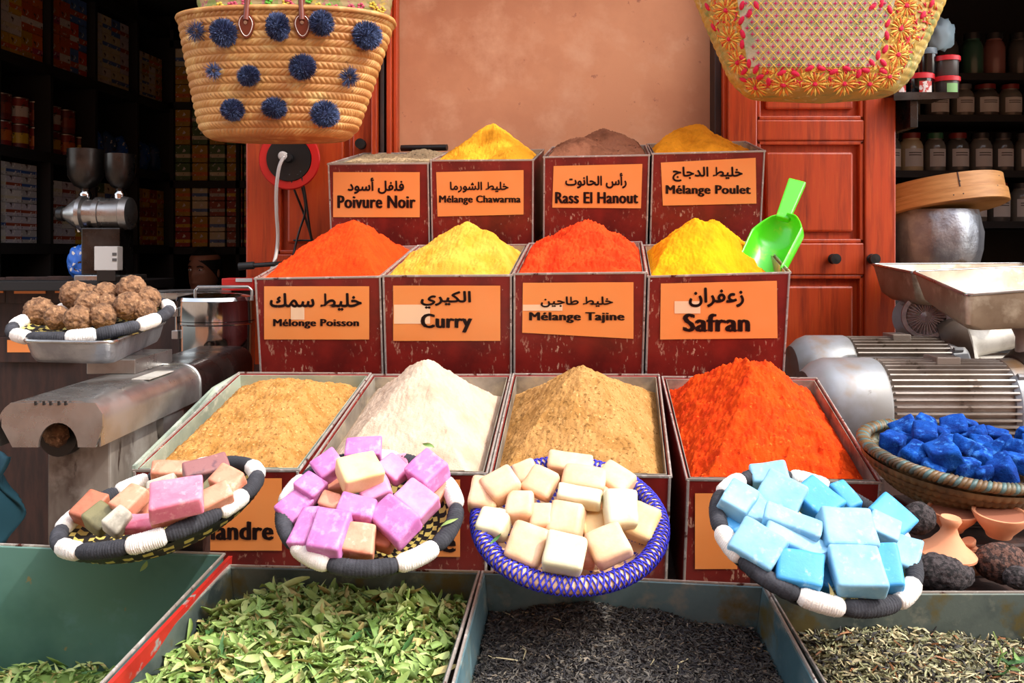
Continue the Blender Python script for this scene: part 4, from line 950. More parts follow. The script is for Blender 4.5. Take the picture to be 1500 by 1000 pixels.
# scale pan (tray)
tq=[P(30,503,1.40),P(165,505,1.37),V((-.70,1.80,H0-.137)),V((-.865,1.82,H0-.137))]
zt_=min(p.z for p in tq); tq=[V((p.x,p.y,zt_+.004)) for p in tq]
c=sum(tq,V())/4; bq=[p+(c-p)*.12-V((0,0,.036)) for p in tq]
tray=thing('steel_tray','rounded stainless tray on top of the machine under the ball basket','tray',sum(bq,V())/4)
def rr(q,k,n=8,rad=.18):
    out=[]
    for i in range(4):
        p=q[i]; a=q[i-1]; b_=q[(i+1)%4]; A_=p+(a-p)*min(.45,rad*.18/(a-p).length); B_=p+(b_-p)*min(.45,rad*.18/(b_-p).length)
        for j in range(n+1): t=j/n; out.append(A_*(1-t)**2+p*2*t*(1-t)+B_*t*t)
    return out
o1=rr(tq,0); o2=rr(bq,0); N=len(o1); b=MB(); c2=sum(bq,V())/4
mid=[b_+(a-b_)*.25+(a-c)*.02 for a,b_ in zip(o1,o2)]
rings=[o1,mid,o2]; vs=sum(rings,[])+[p+(c-p)*.015 for p in o1]+[p+(c2-p)*.015+V((0,0,.0015)) for p in o2]
fs=[]
for r_ in range(2): fs+=[((r_+1)*N+i,(r_+1)*N+(i+1)%N,r_*N+(i+1)%N,r_*N+i) for i in range(N)]
fs+=[(3*N+i,3*N+(i+1)%N,4*N+(i+1)%N,4*N+i) for i in range(N)]+[tuple(range(3*N-1,2*N-1,-1)),tuple(range(4*N,5*N))]
b.add(vs,fs); b.build('pan',M['alum'],tray,smooth=50)
MB().tube(o1,.0032,6,closed=True).build('rolled_rim',M['steel'],tray,smooth=60)
rbox('pan_support',M['steel'],tray,-.70,-.62,1.46,1.62,zt+.0005,min(p.z for p in bq)-.0005,.001)
BL_=frame(136,466,1.55,11,3)
bb_=bowl_basket('wool_rim_basket','round basket with striped wool rim piled with rough brown balls',BL_,.126,.120,.024,'blackyellow',phase=.7,rimr=.0105,nseg=14)
n=(BL_.to_3x3()@V((0,0,1))).normalized()
balls=[(110,432,21,.030,'at the back left of the pile'),(129,434,18,.02,'half hidden at the back between two others'),(155,432,19,.028,'at the back centre of the pile'),(193,424,21,.036,'highest of the pile'),(216,438,19,.018,'at the back right of the pile'),
 (57,456,21,.010,'at the far left of the pile'),(131,446,20,.020,'in the middle of the second row'),(157,447,17,.016,'in the centre under the back ones'),(188,448,21,.016,'in front below the highest one'),(84,465,18,.006,'second from left along the front'),(115,467,20,.006,'at the front centre'),(151,463,19,.006,'at the front right of centre'),(212,455,17,.006,'at the right end near the rim')]
for i,(x,y,r,h,d) in enumerate(balls):
    p=on_plane(x,y,BL_.translation,n,h); b=MB(); R=r*p.y/F
    vs,fs=ICO[5]; out=[]
    for q in vs:
        k=1+.10*noise.fractal(q*3+V((i*3,0,0)),.9,2,3)+.035*abs(noise.noise(q*14+V((0,i,0))))*2-.03; out.append(p+q*(R*k))
    b.add(out,fs); b.build('seed_ball',M['nut'],None,smooth=180,label='rough brown seed ball '+d,cat='seed ball',group='rough brown balls in the upper left basket')
# stock pot
pc=P(317,440,2.02); pot=thing('stock_pot','polished steel pot with clamped lid and wire handle, marked DAMAY','pot',(pc.x,2.02,P(0,545,2.02).z))
z=lambda y:P(0,y,2.02).z
MB().lathe([(.0,z(560)),(.078,z(560)),(.083,z(550)),(.083,z(474)),(.086,z(472)),(.086,z(469)),(.083,z(468))],48,TM((pc.x,2.02,0))).build('body',M['chrome'],pot,smooth=40)
MB().lathe([(.0855,z(468)),(.0855,z(441)),(.087,z(439)),(.084,z(434)),(.05,z(430)),(0,z(429))],48,TM((pc.x,2.02,0))).build('lid',M['chrome'],pot,smooth=40)
MB().tube([P(286,442,1.96),P(286,425,1.96),P(290,420,1.96),P(364,420,1.96),P(369,425,1.96),P(369,440,1.96)],.0036,8).build('wire_handle',M['steel'],pot,smooth=60)
for y in (455,487): rbox('clamp',M['steel'],pot,P(255,0,1.98).x,P(264,0,1.98).x,1.965,1.985,z(y+6),z(y-6),.001)
MB().tube([P(258,448,1.975),P(258,495,1.975)],.002,6).build('clamp_rod',M['chrome'],pot)
vs,fs=text_geo('DAMAY',.012); b=MB(); out=[]
for u,v in vs:
    px=294+30*u; a=math.asin((P(px,0,1.94).x-pc.x)/.0835); out.append(V((pc.x+.0836*math.sin(a),2.02-.0836*math.cos(a),z(512)+(z(502)-z(512))*v)))
b.add(out,fs); b.build('lettering',M['ink'],pot)
MB().lathe([(0,0),(.10,0),(.103,.004),(.103,.016),(.09,.018),(0,.018)],40,TM(P(275,436,2.20))).build('flat_tray',M['steel'],None,smooth=40,label='flat round steel tray lying behind the marked pot',cat='tray')
side=thing('side_table','dark wooden table behind the machine carrying the pots','table',(-.78,2.1,0))
ztb=P(0,560,2.02).z; rbox('table_top',M['wood_dark'],side,-.98,-.59,1.93,2.36,ztb-.03,ztb-.001)
rbox('riser',M['wood_dark'],side,-.92,-.68,2.12,2.34,ztb,P(275,436,2.20).z-.002)
for x in (-.95,-.64):
    for y in (1.96,2.31): rbox('leg',M['wood_dark'],side,x,x+.035,y,y+.035,0,ztb-.03)
rb=thing('red_box','small red box with a pale stripe behind the steel pot','box',P(352,415,2.3))
rbox('body',M['redplastic'],rb,P(330,0,2.3).x,P(376,0,2.3).x,2.27,2.33,P(0,425,2.3).z,P(0,407,2.3).z,.002); rbox('stripe',M['paper'],rb,P(344,0,2.26).x,P(368,0,2.26).x,2.266,2.27,P(0,412,2.3).z,P(0,407,2.3).z,0)
rbox('foot',M['black'],rb,P(336,0,2.3).x,P(370,0,2.3).x,2.28,2.32,ztb,P(0,425,2.3).z,0)
bar=thing('black_bar','short black rubber handled bar lying left of the middle bins','bar',P(375,388,2.2))
MB().tube([P(352,390,2.2),P(410,386,2.2)],.006,10).build('rod',M['black'],bar,smooth=60); MB().tube([P(350,390,2.2),P(372,388.5,2.2)],.0095,12).build('grip',M['rubber'],bar,smooth=60)
rbox('bracket',M['black'],bar,P(404,0,2.2).x,P(412,0,2.2).x,2.19,2.44,P(0,391,2.2).z,P(0,383,2.2).z,0)
# black bar behind the pepper bin
MB().tube([P(588,217,2.475),P(655,216,2.44)],.009,12).build('round_bar',M['black'],None,smooth=60,label='black round bar resting on the back edge of the Poivure Noir bin',cat='bar')
# ---------------- cable reel on the door ----------------
rl=thing('cable_reel','red rimmed cable reel hanging on the left door below the straw tote','cable reel',P(425,262,2.36))
def disc(name,cx,cy,Y,r,m,t=.012): return MB().lathe([(0,0),(r,0),(r,t),(0,t)],48,TM(P(cx,cy,Y))@rot('X',90)).build(name,m,rl,smooth=40)
disc('drum',424,233,2.44,.055*1.0,M['black'],.075)
for Y in (2.435,2.365):
    c=P(424,233,Y); MB().lathe([(.060,-.004),(.079,-.004),(.082,0),(.079,.004),(.060,.004),(.060,-.004)],56,TM(c)@rot('X',90)).build('flange',M['redplastic'],rl,smooth=40)
disc('hub',424,233,2.368,.059,M['black'],.010)
MB().lathe([(0,0),(.010,0),(.012,.01),(.01,.018),(0,.018)],16,TM(P(424,232,2.355))@rot('X',90)).build('socket',M['rubber'],rl,smooth=40)
MB().lathe([(0,0),(.012,0),(.012,.016),(.007,.022),(0,.022)],16,TM(P(416,229,2.352))@rot('X',90)).build('plug',M['whitecable'],rl,smooth=40)
cc=[P(416,229,2.33),P(409,245,2.325),P(405,275,2.33),P(405,310,2.34),P(407,345,2.35),P(404,375,2.33),P(396,400,2.28),P(385,430,2.25)]
def smoothp(p,n=6):
    out=[]
    for i in range(len(p)-1):
        a=p[max(0,i-1)];b_=p[i];c=p[i+1];d=p[min(len(p)-1,i+2)]
        for k in range(n):
            t=k/n; out.append(.5*((2*b_)+(c-a)*t+(2*a-5*b_+4*c-d)*t*t+(3*b_-a-3*c+d)*t**3))
    return out+[p[-1]]
MB().tube(smoothp(cc),.0048,8).build('white_cable',M['whitecable'],rl,smooth=180,label='thick white cable')
for cc in ([P(424,255,2.36),P(432,280,2.37),P(444,310,2.40),P(455,345,2.41),P(460,372,2.40),P(466,402,2.38)],[P(436,255,2.36),P(445,285,2.38),P(447,310,2.39),P(438,340,2.40),P(430,372,2.38),P(424,410,2.3)],[P(440,250,2.36),P(447,285,2.37),P(453,330,2.39),P(457,352,2.40)]):
    MB().tube(smoothp(cc),.0032,6).build('black_cable',M['black'],rl,smooth=180,label='thin black cable')
MB().tube([P(430,352,2.41),P(460,352,2.41)],.003,6).build('cable_clip',M['black'],rl)
# ---------------- right: hopper trays, motors, pot, sieve ----------------
def pan_thing(name,label,top,bot,m,th=.004):
    t=thing(name,label,'tray',sum(bot,V())/4)
    c=sum(top,V())/4; cb=sum(bot,V())/4
    def rq(q,n=6,k=.14):
        out=[]
        for i in range(4):
            p=q[i]; A_=p+(q[i-1]-p)*k; B_=p+(q[(i+1)%4]-p)*k
            for j in range(n+1): u=j/n; out.append(A_*(1-u)**2+p*2*u*(1-u)+B_*u*u)
        return out
    R1=rq(top,k=.05); R2=rq([b_*.8+a*.2 for a,b_ in zip(top,bot)],k=.06); R3=rq([p+(cb-p)*.10 for p in bot],k=.12)
    N=len(R1); b=MB(); inn=lambda R,cc,f,dz: [p+(cc-p)*f+V((0,0,dz)) for p in R]
    vs=R1+R2+R3+inn(R1,c,.025,0)+inn(R2,(c*.2+cb*.8),.03,.001)+inn(R3,cb,.03,.004)
    fs=[]
    for a,b2,fl in ((0,1,0),(1,2,0),(3,4,1),(4,5,1)):
        for i in range(N):
            j=(i+1)%N; f=(b2*N+i,b2*N+j,a*N+j,a*N+i); fs.append(f if not fl else f[::-1])
    fs+=[(i,(i+1)%N,3*N+(i+1)%N,3*N+i) for i in range(N)]+[tuple(range(3*N-1,2*N-1,-1)),tuple(range(5*N,6*N))]
    b.add(vs,fs); b.build('pan',m,t,smooth=50)
    MB().tube(R1,.0035,6,closed=True).build('rim',M['steel'],t,smooth=60)
    return t
pan_thing('hopper_tray','deep stained metal feed tray on the right, nearer of the two',
 [P(1415,432,1.72),P(1640,415,1.72),P(1560,388,2.0),P(1337,398,2.0)],[P(1416,487,1.72),P(1600,478,1.75),P(1520,440,1.98),P(1356,447,1.95)],M['castbeige'])
pan_thing('hopper_tray','deep stained metal feed tray on the right, farther one by the red door',
 [P(1336,399,2.08),P(1520,399,2.08),P(1500,386,2.34),P(1277,387,2.34)],[P(1345,448,2.08),P(1490,446,2.08),P(1470,432,2.32),P(1292,437,2.28)],M['castbeige'])
def motor(name,label,Yc,x0,x1,xcowl,yc,rpx,flange=True):
    c=P(0,yc,Yc).z; s=Yc/F; R=rpx*s; X=lambda x:(x-CX)*s
    t=thing(name,label,'motor',((X(x0)+X(x1))/2,Yc,c-R))
    ax=lambda x:TM((x,Yc,c))@rot('Y',90)
    L=X(xcowl)-X(x0); MB().lathe([(0,0),(R*.72,0),(R*.92,L*.16),(R,L*.30),(R,L*.96),(R*.97,L),(0,L)],48,ax(X(x0))).build('fan_cowl',M['motor'],t,smooth=30)
    L2=X(x1)-X(xcowl); MB().lathe([(0,0),(R*.84,0),(R*.84,L2),(0,L2)],40,ax(X(xcowl))).build('body',M['motor_fin'],t,smooth=30)
    nf=44
    for k in range(nf):
        a=2*PI*k/nf; d=V((0,math.cos(a),math.sin(a))); b=MB(); Rm=Matrix((V((1,0,0)),d.cross(V((1,0,0)))*-1,d)).transposed()
        b.box(V((X(xcowl)+L2*.47,Yc,c))+d*R*.90,(L2*.90,R*.035,R*.16),Rm); b.build('cooling_fin',M['motor_fin'],t)
    L3=L2*.1; MB().lathe([(0,0),(R*.9,0),(R*.98,L3*.3),(R*1.0,L3*1.6),(R*.93,L3*1.9),(0,L3*1.9)],40,ax(X(x1)-L3)).build('end_shield',M['motor'],t,smooth=30)
    for k in range(4):
        a=PI/4+k*PI/2; MB().lathe([(.006,0),(.006,.02),(0,.02)],8,TM((X(x1)-L3*.6,Yc+math.cos(a)*R*1.0,c+math.sin(a)*R*1.0))@rot('Y',90)).build('bolt',M['motor'],t)
    for xx in (x0+(xcowl-x0)*1.5,x1-40): rbox('foot',M['motor'],t,X(xx)-.03,X(xx)+.03,Yc-R*.9,Yc+R*.9,c-R-.012,c-R*.8)
    rbox('terminal_box',M['motor_fin'],t,X(xcowl)+L2*.42,X(xcowl)+L2*.60,Yc-.03,Yc+.03,c+R*.88,c+R*1.05,.002)
    return t,c,R,X
m1=motor('electric_motor','grey electric motor with long cooling fins behind the ultramarine basket',1.80,1176,1474,1281,594,70)
m2=motor('electric_motor','dusty grey finned motor farther back beside the red door',2.12,1158,1386,1238,548,57)
g1=thing('grinder_head','brown cast iron grinder housing at the right edge beside the near motor','grinder',P(1500,640,1.8))
c0=P(1512,575,1.80); MB().lathe([(0,-.04),(.075,-.04),(.092,-.02),(.095,.03),(.08,.06),(0,.07)],40,TM(c0)@rot('Y',90)).build('housing',M['cast_dark'],g1,smooth=40)
MB().lathe([(.032,0),(.03,.05),(.045,.085),(.06,.10),(0,.10)],28,TM(P(1512,530,1.80))).build('feed_neck',M['cast_pale'],g1,smooth=50)
rbox('pedestal',M['cast_dark'],g1,c0.x-.05,c0.x+.06,1.75,1.86,c0.z-.20,c0.z-.08)
g2=thing('grinder_head','pale rust-stained grinder housing with round slotted guard under the trays','grinder',P(1430,600,2.15))
b=MB(); vs=[]; N=16
path=[P(1392,520,2.15),P(1410,500,2.15),P(1450,497,2.15),P(1500,492,2.15),P(1550,495,2.15)]
b.tube(smoothp(path),.0,20,rf=lambda q:.050+.020*math.cos(q*5)); b.build('housing',M['cast_pale'],g2,smooth=60)
MB().lathe([(0,-.03),(.05,-.03),(.062,0),(.055,.03),(0,.04)],32,TM(P(1398,500,2.12))@rot('Y',75)@rot('X',20)).build('flange',M['cast_dark'],g2,smooth=40)
gm=TM(P(1357,463,2.14))@rot('Z',-28)@rot('X',90)
MB().lathe([(.044,0),(.054,0),(.056,.006),(.054,.014),(.044,.014),(.044,0)],40,gm).build('guard_ring',M['alum'],g2,smooth=40)
MB().lathe([(0,-.012),(.046,-.012),(.046,-.008),(0,-.008)],32,gm).build('guard_back',M['black'],g2)
MB().lathe([(0,0),(.012,0),(.012,.01),(0,.012)],20,gm).build('guard_hub',M['alum'],g2,smooth=40)
for k in range(30):
    a=2*PI*k/30; b=MB(); R3=(gm.to_3x3()); c=gm@V((math.cos(a)*.028,math.sin(a)*.028,.005)); b.box(c,(.034,.0022,.008),R3@Matrix.Rotation(a,3,'Z')); b.build('guard_slat',M['alum'],g2)
MB().lathe([(0,0),(.060,0),(.060,.09),(.05,.10),(0,.10)],32,TM(P(1345,466,2.20))@rot('Z',-28)@rot('X',-90)).build('motor_shell',M['motor'],g2,smooth=40)
rbox('pedestal',M['cast_pale'],g2,P(1420,0,2.15).x,P(1520,0,2.15).x,2.1,2.2,P(0,600,2.15).z,P(0,520,2.15).z)
MB().lathe([(.02,0),(.02,.02),(.05,.035),(0,.035)],24,TM(P(1440,470,2.18))).build('feed_neck',M['cast_pale'],g2,smooth=50)
ct=thing('machine_counter','dark wooden counter under the motors on the right','counter',(1.0,1.95,0))
ztop=min(m1[1]-m1[2],m2[1]-m2[2])-.013
rbox('counter_top',M['wood_dark'],ct,.60,1.75,1.66,2.34,ztop-.04,ztop)
for x in (.66,1.66):
    for y in (1.69,2.26): rbox('leg',M['wood_dark'],ct,x,x+.05,y,y+.05,0,ztop-.04)
# dented pot and sieve, behind the door edge
pp=P(1362,385,2.72); sp_=2.72/F
pt=thing('dented_pot','large dented aluminium pot with round bottom, standing under the wooden sieve','pot',(pp.x,2.72,P(0,392,2.72).z))
b=MB(); R=66*sp_; zz=lambda y:P(0,y,2.72).z
pr=[(0,zz(394)),(R*.72,zz(393)),(R*.9,zz(384)),(R*.97,zz(365)),(R*.985,zz(340)),(R*.93,zz(318)),(R*.88,zz(308)),(R*.83,zz(308)),(R*.9,zz(330)),(R*.9,zz(360)),(0,zz(385))]
k0=len(b.v); b.lathe(pr,72,TM((pp.x+.012,2.72,0)))
b.v=[tuple(V(v)+ (V(v)-V((pp.x+.012,2.72,v[2])))*(.05*noise.noise(V(v)*26)+.03*noise.noise(V(v)*60))) for v in b.v]; b.build('pan',M['alum'],pt,smooth=60)
sv=thing('wooden_sieve','large round sieve of pale bent wood lying tilted on the dented pot','sieve',None,M=TM(P(1378,308,2.74))@rot('Y',-6)@rot('X',-9))
M['beech']=mat('bent_wood','#c98f52',.5,layers=(('#b67c42',10,.42,.6,(1,1,10)),('#7a4a24',60,.74,.78)),bump=(.1,60,(1,1,8)))
R=.185; hh=.078
b=MB().lathe([(R,0),(R+.002,.002),(R+.002,hh*.38),(R,hh*.4),(R,hh),(R-.005,hh),(R-.005,0),(R,0)],96); b.build('hoop',M['beech'],sv,local=True,smooth=30)
MB().lathe([(R+.002,-.004),(R+.006,-.002),(R+.006,hh*.42),(R+.002,hh*.44),(R+.002,-.004)],96).build('outer_band',M['beech'],sv,local=True,smooth=30)
MB().lathe([(0,.01),(R-.006,.01),(R-.006,.012),(0,.012)],64).build('mesh_disc',M['steel_dark'],sv,local=True)
a=math.radians(-100); 
for zz_,a in ((.012,-104),(.012,-96),(.05,-97),(.03,-60),(.06,-55)): MB().lathe([(.002,0),(0,.001)],8,TM(((R+.0065)*math.cos(math.radians(a)),(R+.0065)*math.sin(math.radians(a)),zz_))@rot('Z',a)@rot('Y',90)).build('nail',M['black'],sv,local=True)
MB().box(((R+.001)*math.cos(math.radians(-97)),(R+.001)*math.sin(math.radians(-97)),hh*.7),(.0015,.003,hh*.6),Matrix.Rotation(math.radians(-97),3,'Z')).build('lap_joint',M['wood_dark'],sv,local=True)
sh2=thing('back_counter','dark counter behind the red door carrying the dented pot','counter',(1.55,2.9,0))
zc=P(0,395,2.72).z; rbox('counter_top',M['wood_dark'],sh2,1.13,2.3,2.5+.17,3.2,zc-.04,zc-.001)
rbox('front_board',M['wood_grey'],sh2,1.15,2.28,2.70,2.72,0,zc-.04,0)
# small metal shelf with tubs
sf=thing('metal_shelf','small grey metal shelf fixed beside the top of the right door','shelf',P(1355,145,2.4))
q=[P(1309,144,2.34),P(1404,133,2.34),P(1404,133,2.34)+V((0,.16,0)),P(1309,144,2.34)+V((0,.16,0))]
zs=P(0,135,2.34).z; q=[V((p.x,p.y,zs)) for p in q]
MB().hexa([p-V((0,0,.004)) for p in q],q).build('board',M['steel_dark'],sf)
MB().hexa([q[0]-V((0,.002,.022)),q[1]-V((0,.002,.016)),q[1]-V((0,0,.016)),q[0]-V((0,0,.022))],[q[0]-V((0,.002,0)),q[1]-V((0,.002,0)),q[1],q[0]]).build('front_lip',M['steel_dark'],sf)
rbox('bracket',M['steel_dark'],sf,xr-.01,xr+.01,2.36,2.52,zs-.09,zs-.004,.001)
def tub(name,label,x,y0,y1,wpx,Y,body,lid,lab=None,lw=1.05,cat='tub',lf=.24):
    s=Y/F; zb=P(0,y1,Y).z; h=(y1-y0)*s; r=wpx/2*s; t=thing(name,label,cat,V((P(x,0,Y).x,Y,zb)),'tubs on the small metal shelf'); T=TM((P(x,0,Y).x,Y,zb))
    MB().lathe([(0,0),(r*.88,0),(r*.92,h*.03),(r*.97,h*(1-lf)),(0,h*(1-lf))],36,T).build('body',body,t,smooth=40)
    MB().lathe([(0,h*(1-lf)),(r*lw,h*(1-lf)),(r*lw,h*.97),(r*lw*.95,h),(0,h)],36,T).build('lid',lid,t,smooth=40)
    if lab:
        def lf_(u,v): a=-PI/2+(-.4+u*1.0)*1.0; rr_=r*.985; return T@V((rr_*math.cos(a),rr_*math.sin(a),h*(.08+.55*v)))
        MB().grid(lf_,12,2).build('label',lab,t,smooth=60)
    return t
M['tubgrey']=mat('smoky_plastic','#4a4442',.3); M['tubdark']=mat('black_glass','#0d1014',.15,coat=.5); M['lidred']=mat('red_lid','#c8202a',.4); M['lidgrey']=mat('grey_lid','#5a656c',.4); M['greenlab']=mat('green_label','#7fae6c',.6); M['ringgrey']=mat('grey_rim','#8b8585',.5); M['redlab']=mat('red_white_label','#d8c8c0',.5,layers=(('#b8281e',40,.5,.52),))
zoff=2.42; yS=CY-(zs-H0)*F/zoff
tub('dark_jar','black jar with a red lid at the left of the small shelf',1346,yS-33,yS,40,zoff,M['tubdark'],M['lidred'],M['redlab'],cat='jar')
tub('dark_jar','black jar with a grey lid standing on the red lidded one',1358,yS-33-38,yS-33.3,26,zoff,M['tubdark'],M['lidgrey'],cat='jar')
tub('plastic_tub','small tub with red lid and green label, lower of the right pair',1386,yS-29,yS,35,zoff,M['tubgrey'],M['lidred'],M['greenlab'],1.1)
tub('plastic_tub','smoky tub with red lid, stacked on the green labelled one',1386,yS-59,yS-29.3,35,zoff,M['tubgrey'],M['lidred'],None,1.1)
tub('dark_jar','dark jar with a red and white label half hidden behind the embroidered tote',1316,yS-26,yS,24,zoff,M['tubdark'],M['lidred'],M['redlab'],cat='jar')
M['palebag']=mat('pale_blue_bag','#a8c8d8',.4)
b=MB(); blob(b,P(1378,50,2.95),(.045,.03,.055),3,.3,2,3); b.build('plastic_bag',M['palebag'],None,smooth=180,label='pale blue crumpled plastic bag hanging above the tubs',cat='bag')
MB().tube([P(1378,28,2.95),V((P(1378,28,2.95).x,2.95,CZ))],.002,5).build('bag_string',M['rubber'],bpy.data.objects['plastic_bag'])
# ---------------- tagines, bowls, pumice ----------------
bd=thing('display_board','dark board behind the right front bin carrying clay pots and pumice','board',(.65,1.22,0))
zB=P(0,868,1.11).z+.0; rbox('board',M['wood_dark'],bd,.30*1.0+.06,.98,1.10,1.235,zB-.03,zB-.004)
zB-=.004
for x in (.40,.92): rbox('post',M['wood_dark'],bd,x,x+.04,1.15,1.21,0,zB-.026)
def pum(x,y,Y,rx,ry,m,d,i):
    b=MB(); s=Y/F; blob(b,P(x,y,Y),(rx*s,rx*s*.8,ry*s),5,.06,1.3,i,pits=.10); b.build('pumice_stone',M[m],None,smooth=180,label=d,cat='stone',group='pumice stones by the clay pots')
pum(1346,759,1.17,24,24,'pumice','black pumice stone right of the blue soap basket, uppermost',1)
pum(1381,838,1.12,44,29,'pumice','wide black pumice stone in front of the clay lid',2)
pum(1466,824,1.13,36,30,'pumice_r','reddish brown pumice stone below the clay bowls',3)
pum(1492,846,1.10,22,17,'pumice','small black pumice stone at the right edge',4)
def clay_lid(x,y,Y,w,h,tilt,lb):
    s=Y/F; M4=TM(P(x,y+h*.5,Y))@rot('Y',tilt)@rot('X',6); R=w/2*s; H=h*s; t=thing('tagine_lid',lb,'clay lid',None,M=M4)
    MB().lathe([(R*.93,0),(R,.002),(R,.005),(R*.62,H*.30),(R*.34,H*.56),(R*.24,H*.74),(R*.30,H*.82),(R*.37,H*.93),(R*.33,H),(0,H*.97)],48,M4).build('cone',M['clay'],t,smooth=50)
    return t
def clay_bowl(x,y,Y,w,h,lb,tilt=8):
    s=Y/F; M4=TM(P(x,y+h,Y))@rot('X',tilt); R=w/2*s; H=h*s; t=thing('clay_bowl',lb,'clay bowl',None,M=M4)
    MB().lathe([(0,0),(R*.45,0),(R*.5,H*.15),(R*.85,H*.6),(R,H*.92),(R*1.0,H),(R*.9,H),(R*.85,H*.93)],48,M4).build('outside',M['clay'],t,smooth=50)
    MB().lathe([(R*.86,H*.94),(R*.7,H*.55),(R*.35,H*.28),(0,H*.25)],48,M4).build('inside',M['clay_in'],t,smooth=50)
clay_bowl(1394,745,1.20,70,30,'small clay bowl just behind the cone shaped clay lid')
clay_bowl(1463,748,1.17,76,36,'deeper small clay bowl right of the cone shaped lid')
clay_lid(1386,784,1.14,82,58,4,'cone shaped terracotta lid with a pinched knob beside the blue soaps')
clay_lid(1432,806,1.17,60,40,-25,'fallen terracotta lid lying between the pumice stones')
clay_lid(1500,735,1.22,64,44,12,'terracotta lid leaning at the right edge under the straw basket')
clay_bowl(1418,800,1.17,44,22,'tiny clay bowl low behind the black pumice',0)
clay_bowl(1492,790,1.20,50,40,'clay bowl at the right edge behind the reddish pumice',0)
rbox('board_step',M['wood_dark'],bd,.42,.98,1.17,1.25,zB,zB+.045)
rbox('basket_support',M['wood_dark'],bd,.60,.80,1.24,1.40,zB,P(1400,745,1.28).z-.012)
MB().hexa([V((.60,1.25,0)),V((.80,1.25,0)),V((.80,1.40,0)),V((.60,1.40,0))],[V((.60,1.25,zB)),V((.80,1.25,zB)),V((.80,1.40,zB)),V((.60,1.40,zB))]).build('post',M['wood_dark'],bd)
# teal cloth at the bottom left edge
b=MB(); b.grid(lambda u,v: V((P(-40,0,1.25).x+u*.05+.012*math.sin(v*9+u*5),1.25+.02*math.sin(u*7+v*4),P(0,800,1.25).z+v*.13)),20,20); 
o=b.build('cloth',M['teal_cloth'],None,smooth=180,label='dark teal cloth hanging at the left edge below the machine',cat='cloth'); md=o.modifiers.new('s','SOLIDIFY'); md.thickness=.004
# ---------------- dark shop interior, left ----------------
def pz_(y,Y): return P(0,y,Y).z
d0=V((150/F,1,0)).normalized(); perp=V((d0.y,-d0.x,0))   # along the wall, and out from it
Ls=P(0,0,3.6); Ls.z=0; Lf=V((-2.08,3.6,0))
def wallpt(s,out,z): return Lf+d0*s+perp*(-out)*1.0+V((0,0,z))
shz=[H0+.83,H0+.443,H0+.04]
sh=thing('wall_shelf','long dark shelving along the left wall of the shop','shelf',V((-2.1,4.3,0)))
for z in shz+[H0+1.25]:
    a=wallpt(-.7,0,z); c=wallpt(1.58,0,z); a2=wallpt(-.7,.30,z); c2=wallpt(1.58,.30,z)
    MB().hexa([p-V((0,0,.045)) for p in (a2,a,c,c2)],[a2,a,c,c2]).build('board',M['wood_grey'],sh)
for s in (-.68,.0,.34,.68,1.06,1.4):
    a=wallpt(s,.0,0); MB().box(a+V((0,0,1.4))+perp*(-.15),(.30,.02,2.75),Matrix((perp,d0,V((0,0,1)))).transposed()).build('upright',M['wood_grey'],sh)
cw=['#c9a227','#c8c4bc','#b4531d','#c96a1e','#8c3a1e','#b8b2b8','#a33a5c','#4c6fa8','#c7bfa0','#8f2418','#2a4f86','#a9a7a2','#b08a1e','#4a6b3a','#c3451c','#6c1f18','#35322f','#2a66c4']
for i,h in enumerate(cw): M['carton%d'%i]=mat('printed_carton_%d'%i,h,.45,layers=(('#d8d2c8',40,.60,.62),('#3a2a24',50,.62,.64)))
cname=['yellow','silver white','burnt orange','orange','brown','pale grey','magenta','blue','cream','dark red','navy blue','grey white','mustard','dark green','bright orange','maroon','black','deep blue']
ordn=['first','second','third','fourth','fifth','sixth','seventh','eighth','ninth','tenth','eleventh','twelfth','thirteenth','fourteenth','fifteenth','sixteenth','seventeenth','eighteenth']
R3=Matrix((perp,d0,V((0,0,1)))).transposed()
cache={}
def carton(c,dim,R,ci,label,group,name='carton',cat='carton',cap=None):
    key=(round(dim[0],3),round(dim[1],3),round(dim[2],3),ci,cap)
    if key not in cache:
        me=MB().box((0,0,0),dim).mesh(name,M['carton%d'%ci]); band=MB().box((0,0,-dim[2]*.12),(dim[0]*1.02,dim[1]*1.02,dim[2]*.22)).mesh('print_band',M['carton%d'%((ci*5+3)%12)])
        cache[key]=(me,band)
    me,band=cache[key]
    o=inst(me,name,None,TM(c)@R.to_4x4(),label,cat,group); inst(band,'print_band',o); return o
rnd=random.Random(21)
GC=[0]; CN={}
def ordf(n):
    u=ordn[:18]+['nineteenth']; t={2:'twenty',3:'thirty'}
    return u[n-1] if n<=19 else ('twentieth' if n==20 else 'thirtieth' if n==30 else t[n//10]+' '+u[n%10-1])
def fill(z0,z1,segs,tier):
    GC[0]=0
    for (s0,s1,wd,hg,cis,lv) in segs:
        s=s0; col=0
        while s+wd<=s1:
            col+=1; GC[0]+=1; ci=rnd.choice(cis)
            for k in range(lv):
                if (k+1)*hg>z1-z0-.01: break
                c2=ci if rnd.random()<.7 else rnd.choice(cis)
                CN[tier]=CN.get(tier,0)
                c=wallpt(s+wd/2,.09,z0+hg*(k+.5)+.0015*(k+1))
                carton(c,(.12,wd*.95,hg*.985),R3,c2,'%s carton, %s layer of the %s stack from the street, %s left wall shelf'%(cname[c2],ordn[k],ordf(GC[0]),tier),'cartons on the %s shelf of the left wall'%tier)
            s+=wd
U,Mi,Lo='upper','middle','lower'
